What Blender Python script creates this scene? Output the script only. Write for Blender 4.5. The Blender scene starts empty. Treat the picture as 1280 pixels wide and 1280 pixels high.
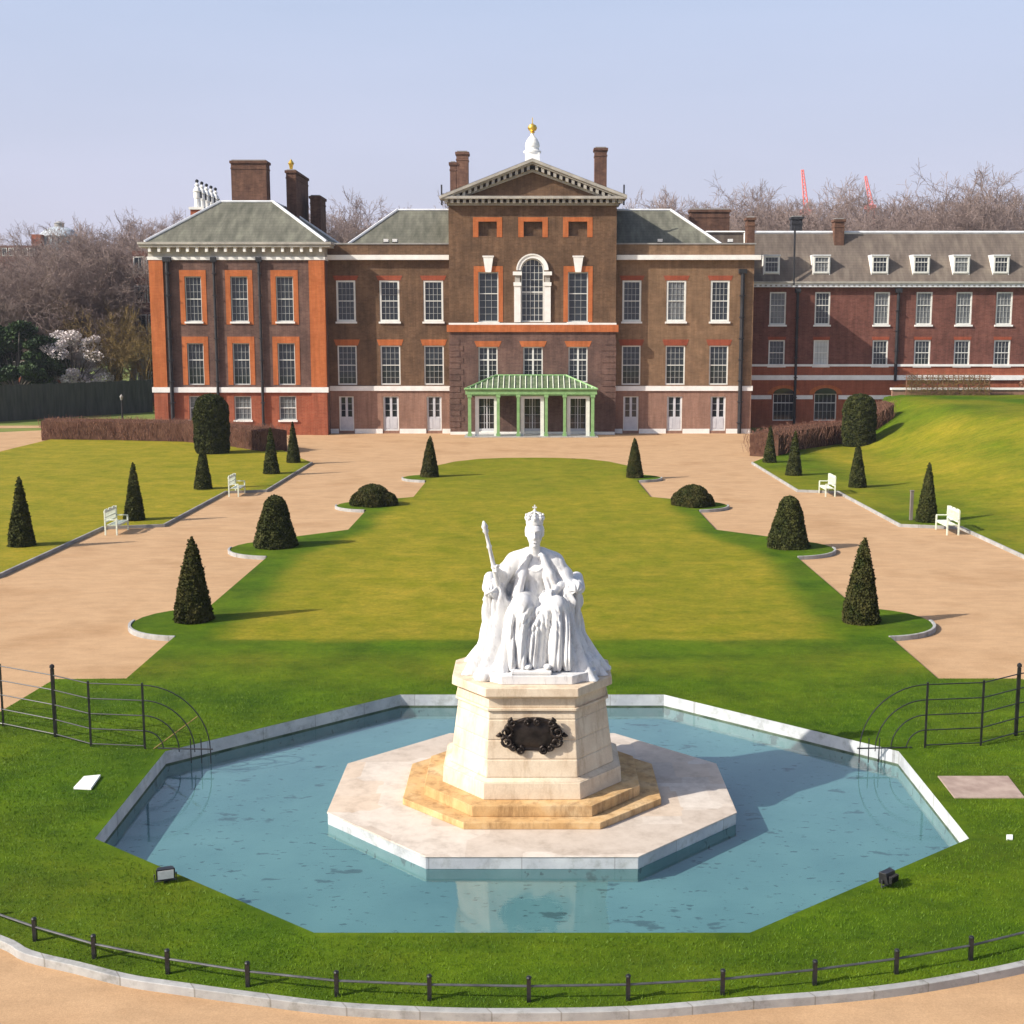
import bpy, bmesh, math, random
import numpy as np
from math import sin, cos, tan, pi, radians, atan, hypot
from mathutils import Vector, Matrix, geometry

# ------------------------------------------------------------------ camera, sky, sun, exposure
scene = bpy.context.scene
COL = scene.collection
F_PX = 1600.0; PITCH = atan(230 / 1600); CAM_H = 8.9
cam_d = bpy.data.cameras.new("camera"); cam = bpy.data.objects.new("camera", cam_d); COL.objects.link(cam)
cam_d.sensor_width = 36; cam_d.lens = F_PX / 1280 * 36; cam_d.shift_x = -25 / 1280
cam_d.clip_start = 0.1; cam_d.clip_end = 5000
cam.location = (0, 0, CAM_H); cam.rotation_euler = (pi / 2 - PITCH, 0, 0)
scene.camera = cam

SUN_EL = radians(33.5); SUN_A = radians(23)      # shadows run to +x and, by SUN_A, away (+y)
world = bpy.data.worlds.new("World"); scene.world = world; world.use_nodes = True
nt = world.node_tree; bg = nt.nodes["Background"]
sky = nt.nodes.new("ShaderNodeTexSky"); sky.sky_type = 'NISHITA'; sky.sun_disc = False
sky.sun_elevation = SUN_EL; sky.sun_rotation = math.atan2(-cos(SUN_A), -sin(SUN_A))
sky.altitude = 0; sky.air_density = 1.0; sky.dust_density = 4.0; sky.ozone_density = 3.0
bg.inputs[1].default_value = 0.12
# thin high haze: a pale lilac veil that is thick near the horizon and clears overhead
_tc = nt.nodes.new("ShaderNodeTexCoord"); _sx = nt.nodes.new("ShaderNodeSeparateXYZ"); nt.links.new(_tc.outputs['Generated'], _sx.inputs[0])
_vc = nt.nodes.new("ShaderNodeValToRGB"); _e = _vc.color_ramp.elements
_e[0].position = 0.0; _e[0].color = (4.6, 4.35, 5.15, 1); _e[1].position = 0.28; _e[1].color = (3.7, 4.45, 6.0, 1)
nt.links.new(_sx.outputs[2], _vc.inputs[0])
_mr = nt.nodes.new("ShaderNodeMapRange"); _mr.inputs[1].default_value = 0.22; _mr.inputs[2].default_value = 0.46; _mr.inputs[3].default_value = 0.94; _mr.inputs[4].default_value = 0.12
nt.links.new(_sx.outputs[2], _mr.inputs[0])
_mp = nt.nodes.new("ShaderNodeMapping"); _mp.inputs['Scale'].default_value = (1.2, 1.2, 6); nt.links.new(_tc.outputs['Generated'], _mp.inputs[0])
_nz = nt.nodes.new("ShaderNodeTexNoise"); _nz.inputs['Scale'].default_value = 1.6; _nz.inputs['Detail'].default_value = 4; nt.links.new(_mp.outputs[0], _nz.inputs['Vector'])
_mm = nt.nodes.new("ShaderNodeMapRange"); _mm.inputs[1].default_value = .3; _mm.inputs[2].default_value = .7; _mm.inputs[3].default_value = .84; _mm.inputs[4].default_value = 1.0; nt.links.new(_nz.outputs[0], _mm.inputs[0])
_mu = nt.nodes.new("ShaderNodeMath"); _mu.operation = 'MULTIPLY'; nt.links.new(_mr.outputs[0], _mu.inputs[0]); nt.links.new(_mm.outputs[0], _mu.inputs[1])
_mx = nt.nodes.new("ShaderNodeMix"); _mx.data_type = 'RGBA'; nt.links.new(_mu.outputs[0], _mx.inputs[0]); nt.links.new(sky.outputs[0], _mx.inputs[6]); nt.links.new(_vc.outputs[0], _mx.inputs[7])
nt.links.new(_mx.outputs[2], bg.inputs[0])
sun_d = bpy.data.lights.new("sun", 'SUN'); sun = bpy.data.objects.new("sun", sun_d); COL.objects.link(sun)
sun_d.energy = 5.0; sun_d.angle = radians(0.5); sun_d.color = (1.0, 0.93, 0.82)
ldir = Vector((cos(SUN_A) * cos(SUN_EL), sin(SUN_A) * cos(SUN_EL), -sin(SUN_EL)))
sun.rotation_euler = ldir.to_track_quat('-Z', 'Y').to_euler()
scene.view_settings.view_transform = 'Standard'; scene.view_settings.look = 'None'
scene.view_settings.exposure = 0.38; scene.view_settings.gamma = 1.0
scene.view_settings.use_curve_mapping = False

# ------------------------------------------------------------------ survey helpers: photograph pixel -> place
def ray(u, v):
    X = (u - 665) / F_PX; Y = -(v - 640) / F_PX
    return (X, Y * sin(PITCH) + cos(PITCH), Y * cos(PITCH) - sin(PITCH))
def G(u, v, z=0.0):
    d = ray(u, v); t = (z - CAM_H) / d[2]
    return (d[0] * t, d[1] * t)
def W(u, v, Y):
    d = ray(u, v); t = Y / d[1]
    return (d[0] * t, CAM_H + d[2] * t)

def tag(o, label=None, cat=None, group=None, kind=None):
    if label: o["label"] = label
    if cat: o["category"] = cat
    if group: o["group"] = group
    if kind: o["kind"] = kind
    return o
def empty(name, loc=(0, 0, 0), rz=0, parent=None):
    o = bpy.data.objects.new(name, None); COL.objects.link(o)
    o.location = loc; o.rotation_euler = (0, 0, rz); o.empty_display_size = 0.3
    if parent: o.parent = parent
    return o
def copy_tree(o, parent=None):
    c = o.copy(); COL.objects.link(c)
    if parent: c.parent = parent
    for ch in list(o.children): copy_tree(ch, c)
    return c

# ------------------------------------------------------------------ materials
def new_mat(name):
    m = bpy.data.materials.new(name); m.use_nodes = True
    n = m.node_tree; b = n.nodes["Principled BSDF"]
    return m, n, b
def N(n, t, **kw):
    x = n.nodes.new(t)
    for k, v in kw.items(): setattr(x, k, v)
    return x
def coords(n, scale=(1, 1, 1), kind='Object'):
    tc = N(n, "ShaderNodeTexCoord"); mp = N(n, "ShaderNodeMapping")
    mp.inputs['Scale'].default_value = scale
    n.links.new(tc.outputs[kind], mp.inputs[0]); return mp.outputs[0]
def noise(n, vec, scale, detail=4, rough=0.55):
    x = N(n, "ShaderNodeTexNoise"); x.inputs['Scale'].default_value = scale
    x.inputs['Detail'].default_value = detail; x.inputs['Roughness'].default_value = rough
    n.links.new(vec, x.inputs['Vector']); return x.outputs[0]
def ramp(n, fac, stops):
    r = N(n, "ShaderNodeValToRGB"); e = r.color_ramp.elements
    while len(e) < len(stops): e.new(0.5)
    for i, (p, c) in enumerate(stops):
        e[i].position = p; e[i].color = (c[0], c[1], c[2], 1)
    n.links.new(fac, r.inputs[0]); return r.outputs[0]
def mixc(n, fac, a, b, mode='MIX'):
    m = N(n, "ShaderNodeMix", data_type='RGBA', blend_type=mode)
    for s, val in ((0, fac), (6, a), (7, b)):
        if hasattr(val, 'node'): n.links.new(val, m.inputs[s])
        elif s == 0: m.inputs[0].default_value = val
        else: m.inputs[s].default_value = (*val, 1)
    return m.outputs[2]
def bump(n, b, height, strength, dist=0.02):
    x = N(n, "ShaderNodeBump"); x.inputs['Strength'].default_value = strength
    x.inputs['Distance'].default_value = dist
    n.links.new(height, x.inputs['Height']); n.links.new(x.outputs[0], b.inputs['Normal'])
def mottle(name, c1, c2, scale=3, rough=0.8, bs=0.0, bscale=None, stretch=(1, 1, 1), spec=0.3, metallic=0, c3=None, kind='Object', bd=0.02, lo=.35, hi=.65):
    m, n, b = new_mat(name)
    v = coords(n, stretch, kind); f = noise(n, v, scale, 6, 0.6)
    st = [(lo, c1), (hi, c2)] if c3 is None else [(lo - .05, c1), (0.5, c2), (hi + .05, c3)]
    c = ramp(n, f, st); n.links.new(c, b.inputs['Base Color'])
    b.inputs['Roughness'].default_value = rough; b.inputs['Specular IOR Level'].default_value = spec
    b.inputs['Metallic'].default_value = metallic
    if bs: bump(n, b, noise(n, v, bscale or scale * 4, 6, .65), bs, bd)
    return m
def brick_mat(name, c1, c2, mortar, patch1, patch2, pscale=0.6, spec=0.15):
    m, n, b = new_mat(name)
    tc = N(n, "ShaderNodeTexCoord"); sp = N(n, "ShaderNodeSeparateXYZ"); n.links.new(tc.outputs['Object'], sp.inputs[0])
    ad = N(n, "ShaderNodeMath", operation='ADD'); n.links.new(sp.outputs[0], ad.inputs[0]); n.links.new(sp.outputs[1], ad.inputs[1])
    cb = N(n, "ShaderNodeCombineXYZ"); n.links.new(ad.outputs[0], cb.inputs[0]); n.links.new(sp.outputs[2], cb.inputs[1])
    bt = N(n, "ShaderNodeTexBrick"); n.links.new(cb.outputs[0], bt.inputs['Vector'])
    bt.inputs['Scale'].default_value = 1; bt.inputs['Brick Width'].default_value = .34; bt.inputs['Row Height'].default_value = .12
    bt.inputs['Mortar Size'].default_value = .008; bt.inputs['Color1'].default_value = (*c1, 1)
    bt.inputs['Color2'].default_value = (*c2, 1); bt.inputs['Mortar'].default_value = (*mortar, 1); bt.inputs['Bias'].default_value = 0
    v = coords(n, (1, 1, 1)); f = noise(n, v, pscale, 8, .7)
    p = ramp(n, f, [(.36, patch1), (.64, patch2)])
    c = mixc(n, 0.85, bt.outputs[0], p, 'MULTIPLY')
    g = noise(n, coords(n, (3.5, 3.5, .35)), .8, 5, .7)
    g2 = ramp(n, g, [(.35, (.72, .72, .72)), (.62, (1.1, 1.1, 1.1))])
    c = mixc(n, 0.8, c, g2, 'MULTIPLY')
    n.links.new(c, b.inputs['Base Color']); b.inputs['Roughness'].default_value = .92
    b.inputs['Specular IOR Level'].default_value = spec
    return m
def grass_mat(name, green_a, green_b, dry_a, dry_b, attr=True):
    m, n, b = new_mat(name)
    v = coords(n); f1 = noise(n, v, .55, 5, .6); f2 = noise(n, v, 7, 5, .75); f3 = noise(n, v, 45, 3, .7)
    g = ramp(n, f1, [(.35, green_a), (.65, green_b)]); d = ramp(n, noise(n, coords(n, (1, 1.15, 1)), .5, 6, .65), [(.33, dry_a), (.67, dry_b)])
    if attr:
        a = N(n, "ShaderNodeAttribute", attribute_name="dry")
        c = mixc(n, a.outputs['Fac'], g, d)
    else: c = g
    f4 = noise(n, coords(n, (.8, 1.15, 1)), 1.9, 6, .7); k = ramp(n, f4, [(.34, (.70, .80, .6)), (.52, (1, 1, 1)), (.68, (1.24, 1.10, 1.15))]); c = mixc(n, .9, c, k, 'MULTIPLY')
    k = ramp(n, f2, [(.3, (.72, .74, .6)), (.7, (1.25, 1.2, 1.2))]); c = mixc(n, .8, c, k, 'MULTIPLY')
    k = ramp(n, f3, [(.3, (.6, .62, .55)), (.72, (1.35, 1.35, 1.3))]); c = mixc(n, .7, c, k, 'MULTIPLY')
    n.links.new(c, b.inputs['Base Color']); b.inputs['Roughness'].default_value = .9
    b.inputs['Specular IOR Level'].default_value = .12
    bump(n, b, f3, .7, .03)
    return m

M = {}
M['grass'] = grass_mat("grass", (.038, .088, .002), (.078, .150, .0025), (.205, .200, .008), (.335, .262, .026))
M['blade'] = mottle("grass_blade", (.05, .115, .002), (.115, .19, .004), 2.2, .6, spec=.25)
M['park'] = mottle("park_grass", (.09, .14, .02), (.18, .20, .04), .3, .95)
M['gravel'] = mottle("gravel", (.40, .245, .130), (.50, .325, .185), .25, .95, .35, 60, spec=.1, c3=(.445, .28, .155), bd=.01)
_n = M['gravel'].node_tree; _b = _n.nodes["Principled BSDF"]; _s = _b.inputs['Base Color'].links[0].from_socket
_k = ramp(_n, noise(_n, coords(_n), 38, 4, .8), [(.3, (.74, .72, .7)), (.7, (1.14, 1.14, 1.15))]); _c = mixc(_n, .8, _s, _k, 'MULTIPLY')
_k = ramp(_n, noise(_n, coords(_n, (1, 2.5, 1)), .9, 6, .7), [(.35, (.88, .88, .88)), (.6, (1.04, 1.04, 1.04))]); _c = mixc(_n, .9, _c, _k, 'MULTIPLY')
_n.links.new(_c, _b.inputs['Base Color'])
M['kerb'] = mottle("pale_kerb_stone", (.32, .315, .31), (.44, .435, .42), 2.5, .8, .2, 20)
M['soil'] = mottle("dark_edging", (.05, .045, .04), (.11, .10, .085), 3, .95)
M['brick_brown'] = brick_mat("brown_stock_brick", (0.142, 0.086, 0.053), (0.178, 0.112, 0.072), (0.178, 0.132, 0.094), (.55, .52, .50), (1.15, 1.05, .95))
M['brick_tan'] = brick_mat("tan_stock_brick", (0.215, 0.133, 0.079), (0.263, 0.170, 0.104), (0.244, 0.192, 0.136), (.66, .62, .58), (1.12, 1.02, .95))
M['brick_purple'] = brick_mat("purple_brown_brick", (0.139, 0.083, 0.071), (0.177, 0.111, 0.092), (0.184, 0.139, 0.116), (.58, .56, .56), (1.15, 1.06, 1.0))
M['brick_pink'] = brick_mat("washed_pink_brick", (0.286, 0.163, 0.119), (0.320, 0.190, 0.142), (0.306, 0.224, 0.178), (.8, .76, .74), (1.05, 1, .97))
M['brick_red'] = brick_mat("red_brick", (0.316, 0.088, 0.048), (0.368, 0.113, 0.060), (0.309, 0.168, 0.104), (.8, .76, .74), (1.06, 1, .98))
M['brick_dark'] = brick_mat("dark_red_range_brick", (0.162, 0.065, 0.052), (0.220, 0.091, 0.071), (0.196, 0.131, 0.106), (.6, .56, .56), (1.08, 1, .96))
M['rubbed'] = brick_mat("rubbed_orange_brick", (0.449, 0.133, 0.045), (0.503, 0.164, 0.057), (0.426, 0.171, 0.081), (.84, .78, .72), (1.05, 1, 1))
M['rubbed_dull'] = brick_mat("rubbed_red_brick", (0.288, 0.072, 0.040), (0.336, 0.088, 0.048), (0.304, 0.120, 0.072), (.84, .78, .72), (1.05, 1, 1))
M['chim'] = brick_mat("chimney_brick", (0.128, 0.072, 0.055), (0.170, 0.098, 0.072), (0.170, 0.111, 0.085), (.55, .5, .5), (1.1, 1, .9), .9)
M['stone'] = mottle("white_painted_stone", (.74, .72, .68), (.86, .84, .80), 1.5, .7, .1, 12)
M['lead'] = mottle("grey_lead", (.22, .21, .20), (.34, .33, .31), 1.2, .75)
M['leadw'] = mottle("pale_lead_flashing", (.55, .56, .58), (.72, .73, .75), 1.2, .6)
M['cornice'] = mottle("weathered_cornice_stone", (.30, .28, .25), (.46, .43, .38), 1.1, .85)
def slate(name, a, b_, c_):
    m = mottle(name, a, b_, 1.1, .8, .3, 9, stretch=(1.6, .5, .35), c3=c_)
    n = m.node_tree; b = n.nodes["Principled BSDF"]; s = b.inputs['Base Color'].links[0].from_socket
    wv = N(n, "ShaderNodeTexWave", wave_type='BANDS', bands_direction='Z'); wv.inputs['Scale'].default_value = 1.3
    wv.inputs['Distortion'].default_value = .5; n.links.new(coords(n), wv.inputs[0])
    c = mixc(n, .3, s, ramp(n, wv.outputs[0], [(.1, (.7, .7, .7)), (.4, (1.05, 1.05, 1.05))]), 'MULTIPLY')
    n.links.new(c, b.inputs['Base Color']); return m
M['slate'] = slate("mossy_grey_slate", (.075, .078, .058), (.125, .122, .095), (.185, .185, .14))
M['slate2'] = slate("brown_grey_tiles", (.095, .075, .062), (.14, .112, .092), (.20, .165, .13))
M['glass'] = mottle("window_glass", (.012, .018, .024), (.03, .038, .045), .35, .06, spec=.6)
M['netted'] = mottle("window_glass_with_net_curtain", (.10, .11, .12), (.20, .21, .21), .9, .12, spec=.5)
M['blind'] = mottle("white_window_blind", (.5, .52, .5), (.6, .62, .6), 1, .7)
M['bar'] = mottle("greyed_glazing_bars", (.34, .35, .34), (.45, .45, .43), 2, .6)
M['white'] = mottle("white_sash_paint", (.66, .66, .62), (.76, .75, .70), 2, .5)
M['greyp'] = mottle("pale_grey_door_paint", (.5, .5, .53), (.58, .58, .61), 2, .6)
M['green'] = mottle("green_porch_paint", (.17, .32, .12), (.25, .42, .18), 2, .5)
M['greenglass'] = mottle("porch_roof_glass", (.06, .11, .05), (.16, .20, .12), 1.5, .12, spec=.6)
M['pipe'] = mottle("black_downpipe", (.02, .02, .022), (.035, .035, .04), 2, .5)
M['iron'] = mottle("black_painted_iron", (.008, .008, .009), (.02, .02, .022), 8, .38, spec=.5)
M['steel'] = mottle("worn_steel_rail", (.09, .09, .095), (.17, .17, .175), 4, .42, metallic=.6)
M['gold'] = mottle("gilding", (.80, .50, .08), (.9, .6, .12), 3, .3, metallic=.8)
M['bronze'] = mottle("dark_bronze", (.018, .014, .012), (.05, .038, .032), 6, .42, .3, 20, metallic=.55)
M['marble'] = mottle("white_marble", (.64, .64, .65), (.73, .72, .70), 1.6, .55, .12, 30, spec=.35, bd=.004)
_n = M['marble'].node_tree; _b = _n.nodes["Principled BSDF"]; _s = _b.inputs['Base Color'].links[0].from_socket
_k = ramp(_n, noise(_n, coords(_n, (2.6, 2.6, .7)), 3.2, 7, .75), [(.34, (.62, .61, .60)), (.50, (.97, .97, .97)), (.7, (1.03, 1.03, 1.02))]); _n.links.new(mixc(_n, .85, _s, _k, 'MULTIPLY'), _b.inputs['Base Color'])
def ashlar(name, a, b_, c_, w, h, grime):
    m, n, b = new_mat(name)
    v = coords(n); f = noise(n, v, 1.4, 7, .65)
    c = ramp(n, f, [(.3, a), (.5, b_), (.7, c_)])
    g = ramp(n, noise(n, coords(n, (2.2, 2.2, .5)), 1.8, 7, .75), [(.36, grime), (.52, (1, 1, 1))]); c = mixc(n, .75, c, g, 'MULTIPLY')
    g = ramp(n, noise(n, v, 30, 3, .7), [(.3, (.88, .88, .88)), (.7, (1.06, 1.06, 1.06))]); c = mixc(n, .7, c, g, 'MULTIPLY')
    n.links.new(c, b.inputs['Base Color']); b.inputs['Roughness'].default_value = .82; b.inputs['Specular IOR Level'].default_value = .25
    bump(n, b, noise(n, v, 14, 6, .7), .25, .01); return m
M['ped'] = ashlar("cream_pedestal_stone", (.56, .44, .315), (.66, .54, .40), (.72, .62, .48), 1, 1, (.72, .66, .6))
M['step'] = ashlar("golden_step_stone", (.46, .27, .11), (.58, .37, .17), (.64, .47, .27), 1, 1, (.5, .45, .42))
def paving(name):
    m, n, b = new_mat(name)
    v = coords(n); bt = N(n, "ShaderNodeTexVoronoi"); bt.inputs['Scale'].default_value = .9
    mp = N(n, "ShaderNodeMapping"); mp.inputs['Scale'].default_value = (1, 1, 0); n.links.new(v, mp.inputs[0]); n.links.new(mp.outputs[0], bt.inputs['Vector'])
    bt.distance = 'CHEBYCHEV'
    sp = N(n, "ShaderNodeSeparateColor"); n.links.new(bt.outputs['Color'], sp.inputs[0])
    c = ramp(n, sp.outputs[0], [(.1, (.50, .43, .36)), (.5, (.60, .54, .47)), (.9, (.56, .46, .36))])
    k = ramp(n, noise(n, v, 2.2, 8, .75), [(.32, (.74, .70, .67)), (.5, (1, .98, .97)), (.7, (1.14, 1.14, 1.15))]); c = mixc(n, .9, c, k, 'MULTIPLY')
    n.links.new(c, b.inputs['Base Color']); b.inputs['Roughness'].default_value = .7
    bump(n, b, noise(n, v, 12, 6, .7), .2, .01); return m
M['paving'] = paving("mottled_pale_paving")
M['rim'] = mottle("pool_rim_stone", (.40, .42, .45), (.58, .60, .61), 1.2, .7, .15, 18)
def joints(m, L, H_, dark):
    n = m.node_tree; b = n.nodes["Principled BSDF"]; s = b.inputs['Base Color'].links[0].from_socket
    tc = N(n, "ShaderNodeTexCoord"); sp = N(n, "ShaderNodeSeparateXYZ"); n.links.new(tc.outputs['Object'], sp.inputs[0])
    a = N(n, "ShaderNodeMath", operation='MULTIPLY_ADD'); a.inputs[1].default_value = .62; n.links.new(sp.outputs[1], a.inputs[0]); n.links.new(sp.outputs[0], a.inputs[2])
    cb = N(n, "ShaderNodeCombineXYZ"); cb.inputs[1].default_value = 25; n.links.new(a.outputs[0], cb.inputs[0])
    bt = N(n, "ShaderNodeTexBrick"); n.links.new(cb.outputs[0], bt.inputs['Vector']); bt.inputs['Scale'].default_value = 1; bt.inputs['Brick Width'].default_value = L; bt.inputs['Row Height'].default_value = 50
    bt.offset = 0; bt.inputs['Mortar Size'].default_value = .011; bt.inputs['Color1'].default_value = (1, 1, 1, 1); bt.inputs['Color2'].default_value = (.84, .84, .83, 1); bt.inputs['Mortar'].default_value = (*dark, 1)
    c = mixc(n, 1, s, bt.outputs[0], 'MULTIPLY'); g = ramp(n, noise(n, coords(n), 3.1, 7, .75), [(.36, (.66, .66, .62)), (.5, (1, 1, 1))]); n.links.new(mixc(n, .8, c, g, 'MULTIPLY'), b.inputs['Base Color'])
joints(M['rim'], 1.6, 1, (.62, .61, .59)); joints(M['kerb'], .92, 1, (.62, .6, .56))
M['algae'] = mottle("waterline_algae", (.05, .075, .045), (.13, .16, .11), 3, .8)
M['slab'] = mottle("pinkish_flagstones", (.28, .20, .165), (.42, .32, .265), 2.4, .85, .25, 15)
M['board'] = mottle("white_board", (.86, .86, .84), (.9, .9, .88), 2, .5)
M['yew'] = mottle("clipped_yew", (.022, .032, .008), (.075, .078, .022), 2.6, .85, spec=.15)
M['yewb'] = mottle("bronzed_yew", (.024, .034, .007), (.080, .072, .022), 2.2, .85, spec=.15)
M['core'] = mottle("yew_shadow_core", (.015, .02, .006), (.03, .035, .01), 3, 1, spec=0)
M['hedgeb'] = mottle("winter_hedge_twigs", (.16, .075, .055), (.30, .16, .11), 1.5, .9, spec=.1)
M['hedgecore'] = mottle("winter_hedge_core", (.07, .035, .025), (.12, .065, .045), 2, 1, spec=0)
M['bark'] = mottle("grey_bark", (.13, .11, .095), (.24, .21, .18), 1.2, .95, stretch=(1, 1, .3))
M['twig'] = mottle("mauve_winter_twigs", (.21, .16, .145), (.34, .265, .24), .25, .95, spec=.05)
M['twig_olive'] = mottle("olive_winter_twigs", (.17, .12, .05), (.28, .20, .085), .4, .95, spec=.05)
M['leaf_dark'] = mottle("evergreen_leaves", (.010, .030, .010), (.05, .09, .02), .5, .6, spec=.3)
M['blossom'] = mottle("pale_blossom", (.55, .48, .46), (.80, .74, .72), .8, .8)
M['fence'] = mottle("dark_hoarding_boards", (.05, .058, .05), (.085, .095, .08), 1.0, .85, stretch=(3, 3, .4))
M['bench'] = mottle("pale_green_bench_paint", (.60, .64, .52), (.70, .74, .62), 5, .6)
M['crane'] = mottle("red_crane_paint", (.75, .16, .16), (.8, .22, .2), 2, .6)
M['domew'] = mottle("pale_dome_lead", (.42, .47, .52), (.55, .6, .64), .6, .6)
M['lampw'] = mottle("lamp_casing", (.6, .6, .6), (.75, .75, .75), 8, .3)

# water: fresnel mirror over a tinted, see-through body
m, n, b = new_mat("pool_water_surface"); n.nodes.remove(b)
out = [x for x in n.nodes if x.type == 'OUTPUT_MATERIAL'][0]
tr = N(n, "ShaderNodeBsdfTransparent"); tr.inputs[0].default_value = (.80, .93, .95, 1)
gl = N(n, "ShaderNodeBsdfGlossy"); gl.inputs['Roughness'].default_value = .025; gl.inputs[0].default_value = (1, 1, 1, 1)
ge = N(n, "ShaderNodeNewGeometry"); dt = N(n, "ShaderNodeVectorMath", operation='DOT_PRODUCT'); ab = N(n, "ShaderNodeMath", operation='ABSOLUTE')
s1_ = N(n, "ShaderNodeMath", operation='SUBTRACT'); s1_.inputs[0].default_value = 1; pw = N(n, "ShaderNodeMath", operation='POWER'); pw.inputs[1].default_value = 4.5
fr = N(n, "ShaderNodeMath", operation='MULTIPLY_ADD'); fr.inputs[1].default_value = .97; fr.inputs[2].default_value = .03
n.links.new(ge.outputs['Incoming'], dt.inputs[0]); n.links.new(dt.outputs['Value'], ab.inputs[0]); n.links.new(ab.outputs[0], s1_.inputs[1]); n.links.new(s1_.outputs[0], pw.inputs[0]); n.links.new(pw.outputs[0], fr.inputs[0])
bp = N(n, "ShaderNodeBump"); bp.inputs['Strength'].default_value = .045; bp.inputs['Distance'].default_value = .02
n.links.new(noise(n, coords(n, (1, 2.2, 1)), 6, 3, .6), bp.inputs['Height'])
n.links.new(bp.outputs[0], gl.inputs['Normal']); n.links.new(bp.outputs[0], dt.inputs[1])
mx = N(n, "ShaderNodeMixShader"); n.links.new(fr.outputs[0], mx.inputs[0]); n.links.new(tr.outputs[0], mx.inputs[1])
n.links.new(gl.outputs[0], mx.inputs[2]); n.links.new(mx.outputs[0], out.inputs[0])
M['water'] = m
m, n, b = new_mat("painted_pool_floor")
v = coords(n); c = ramp(n, noise(n, v, .5, 5, .6), [(.3, (.095, .185, .195)), (.7, (.14, .245, .245))])
s1 = ramp(n, noise(n, coords(n, (1, 2.0, 1)), 1.25, 4, .6), [(.63, (1, 1, 1)), (.67, (.50, .50, .52))])
s2 = ramp(n, noise(n, coords(n, (1.2, 2.4, 1)), 4.0, 3, .6), [(.64, (1, 1, 1)), (.67, (.42, .44, .46))])
c = mixc(n, 1, c, s1, 'MULTIPLY'); c = mixc(n, 1, c, s2, 'MULTIPLY')
n.links.new(c, b.inputs['Base Color']); b.inputs['Roughness'].default_value = .9
M['poolfloor'] = m

# ------------------------------------------------------------------ mesh helpers
class MB:
    def __init__(s): s.v = []; s.f = []; s.mi = []; s.mats = []
    def _m(s, mat):
        if mat not in s.mats: s.mats.append(mat)
        return s.mats.index(mat)
    def poly(s, pts, mat):
        k = len(s.v); s.v += [tuple(p) for p in pts]; s.f.append(tuple(range(k, k + len(pts)))); s.mi.append(s._m(mat))
    def box(s, x0, x1, y0, y1, z0, z1, mat):
        k = len(s.v); s.v += [(x0, y0, z0), (x1, y0, z0), (x1, y1, z0), (x0, y1, z0), (x0, y0, z1), (x1, y0, z1), (x1, y1, z1), (x0, y1, z1)]
        for q in ((0, 3, 2, 1), (4, 5, 6, 7), (0, 1, 5, 4), (1, 2, 6, 5), (2, 3, 7, 6), (3, 0, 4, 7)):
            s.f.append(tuple(k + i for i in q)); s.mi.append(s._m(mat))
    def loft(s, rings, mat, cap=True, closed=True):
        k = len(s.v); n = len(rings[0])
        for r in rings: s.v += [tuple(p) for p in r]
        for i in range(len(rings) - 1):
            for j in range(n if closed else n - 1):
                a = k + i * n + j; b_ = k + i * n + (j + 1) % n
                s.f.append((a, b_, b_ + n, a + n)); s.mi.append(s._m(mat))
        if cap:
            s.f.append(tuple(k + j for j in reversed(range(n)))); s.mi.append(s._m(mat))
            s.f.append(tuple(k + (len(rings) - 1) * n + j for j in range(n))); s.mi.append(s._m(mat))
    def tube(s, pts, r, mat, n=8, rr=None):
        rings = []; pts = [Vector(p) for p in pts]
        for i, p in enumerate(pts):
            d = (pts[min(i + 1, len(pts) - 1)] - pts[max(i - 1, 0)]).normalized()
            a = d.cross(Vector((0, 0, 1)));
            if a.length < .05: a = d.cross(Vector((0, 1, 0)))
            a.normalize(); b_ = d.cross(a); q = rr[i] if rr else r
            rings.append([p + (a * cos(t) + b_ * sin(t)) * q for t in [2 * pi * j / n for j in range(n)]])
        s.loft([list(reversed(x)) for x in rings], mat)
    def lathe(s, prof, mat, c=(0, 0, 0), n=24):
        s.loft([[(c[0] + r * cos(2 * pi * j / n), c[1] + r * sin(2 * pi * j / n), c[2] + z) for j in range(n)] for r, z in prof], mat)
    def prism(s, pts2, z0, z1, mat, pts_top=None):
        t = pts_top or pts2
        s.loft([[(x, y, z0) for x, y in pts2], [(x, y, z1) for x, y in t]], mat)
    def extr_y(s, xz, y0, y1, mat):
        s.loft([[(x, y1, z) for x, z in xz], [(x, y0, z) for x, z in xz]], mat)
    def build(s, name, parent=None, loc=(0, 0, 0), bevel=0, smooth=False):
        me = bpy.data.meshes.new(name); me.from_pydata(s.v, [], s.f)
        for m_ in s.mats: me.materials.append(m_)
        me.polygons.foreach_set("material_index", s.mi)
        if smooth: me.polygons.foreach_set("use_smooth", [True] * len(s.f))
        me.update()
        o = bpy.data.objects.new(name, me); COL.objects.link(o); o.location = loc
        if parent: o.parent = parent
        if bevel:
            md = o.modifiers.new("bevel", 'BEVEL'); md.width = bevel; md.segments = 2; md.limit_method = 'ANGLE'; md.angle_limit = radians(30)
            me.polygons.foreach_set("use_smooth", [True] * len(s.f))
            md.harden_normals = True
        return o
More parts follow.
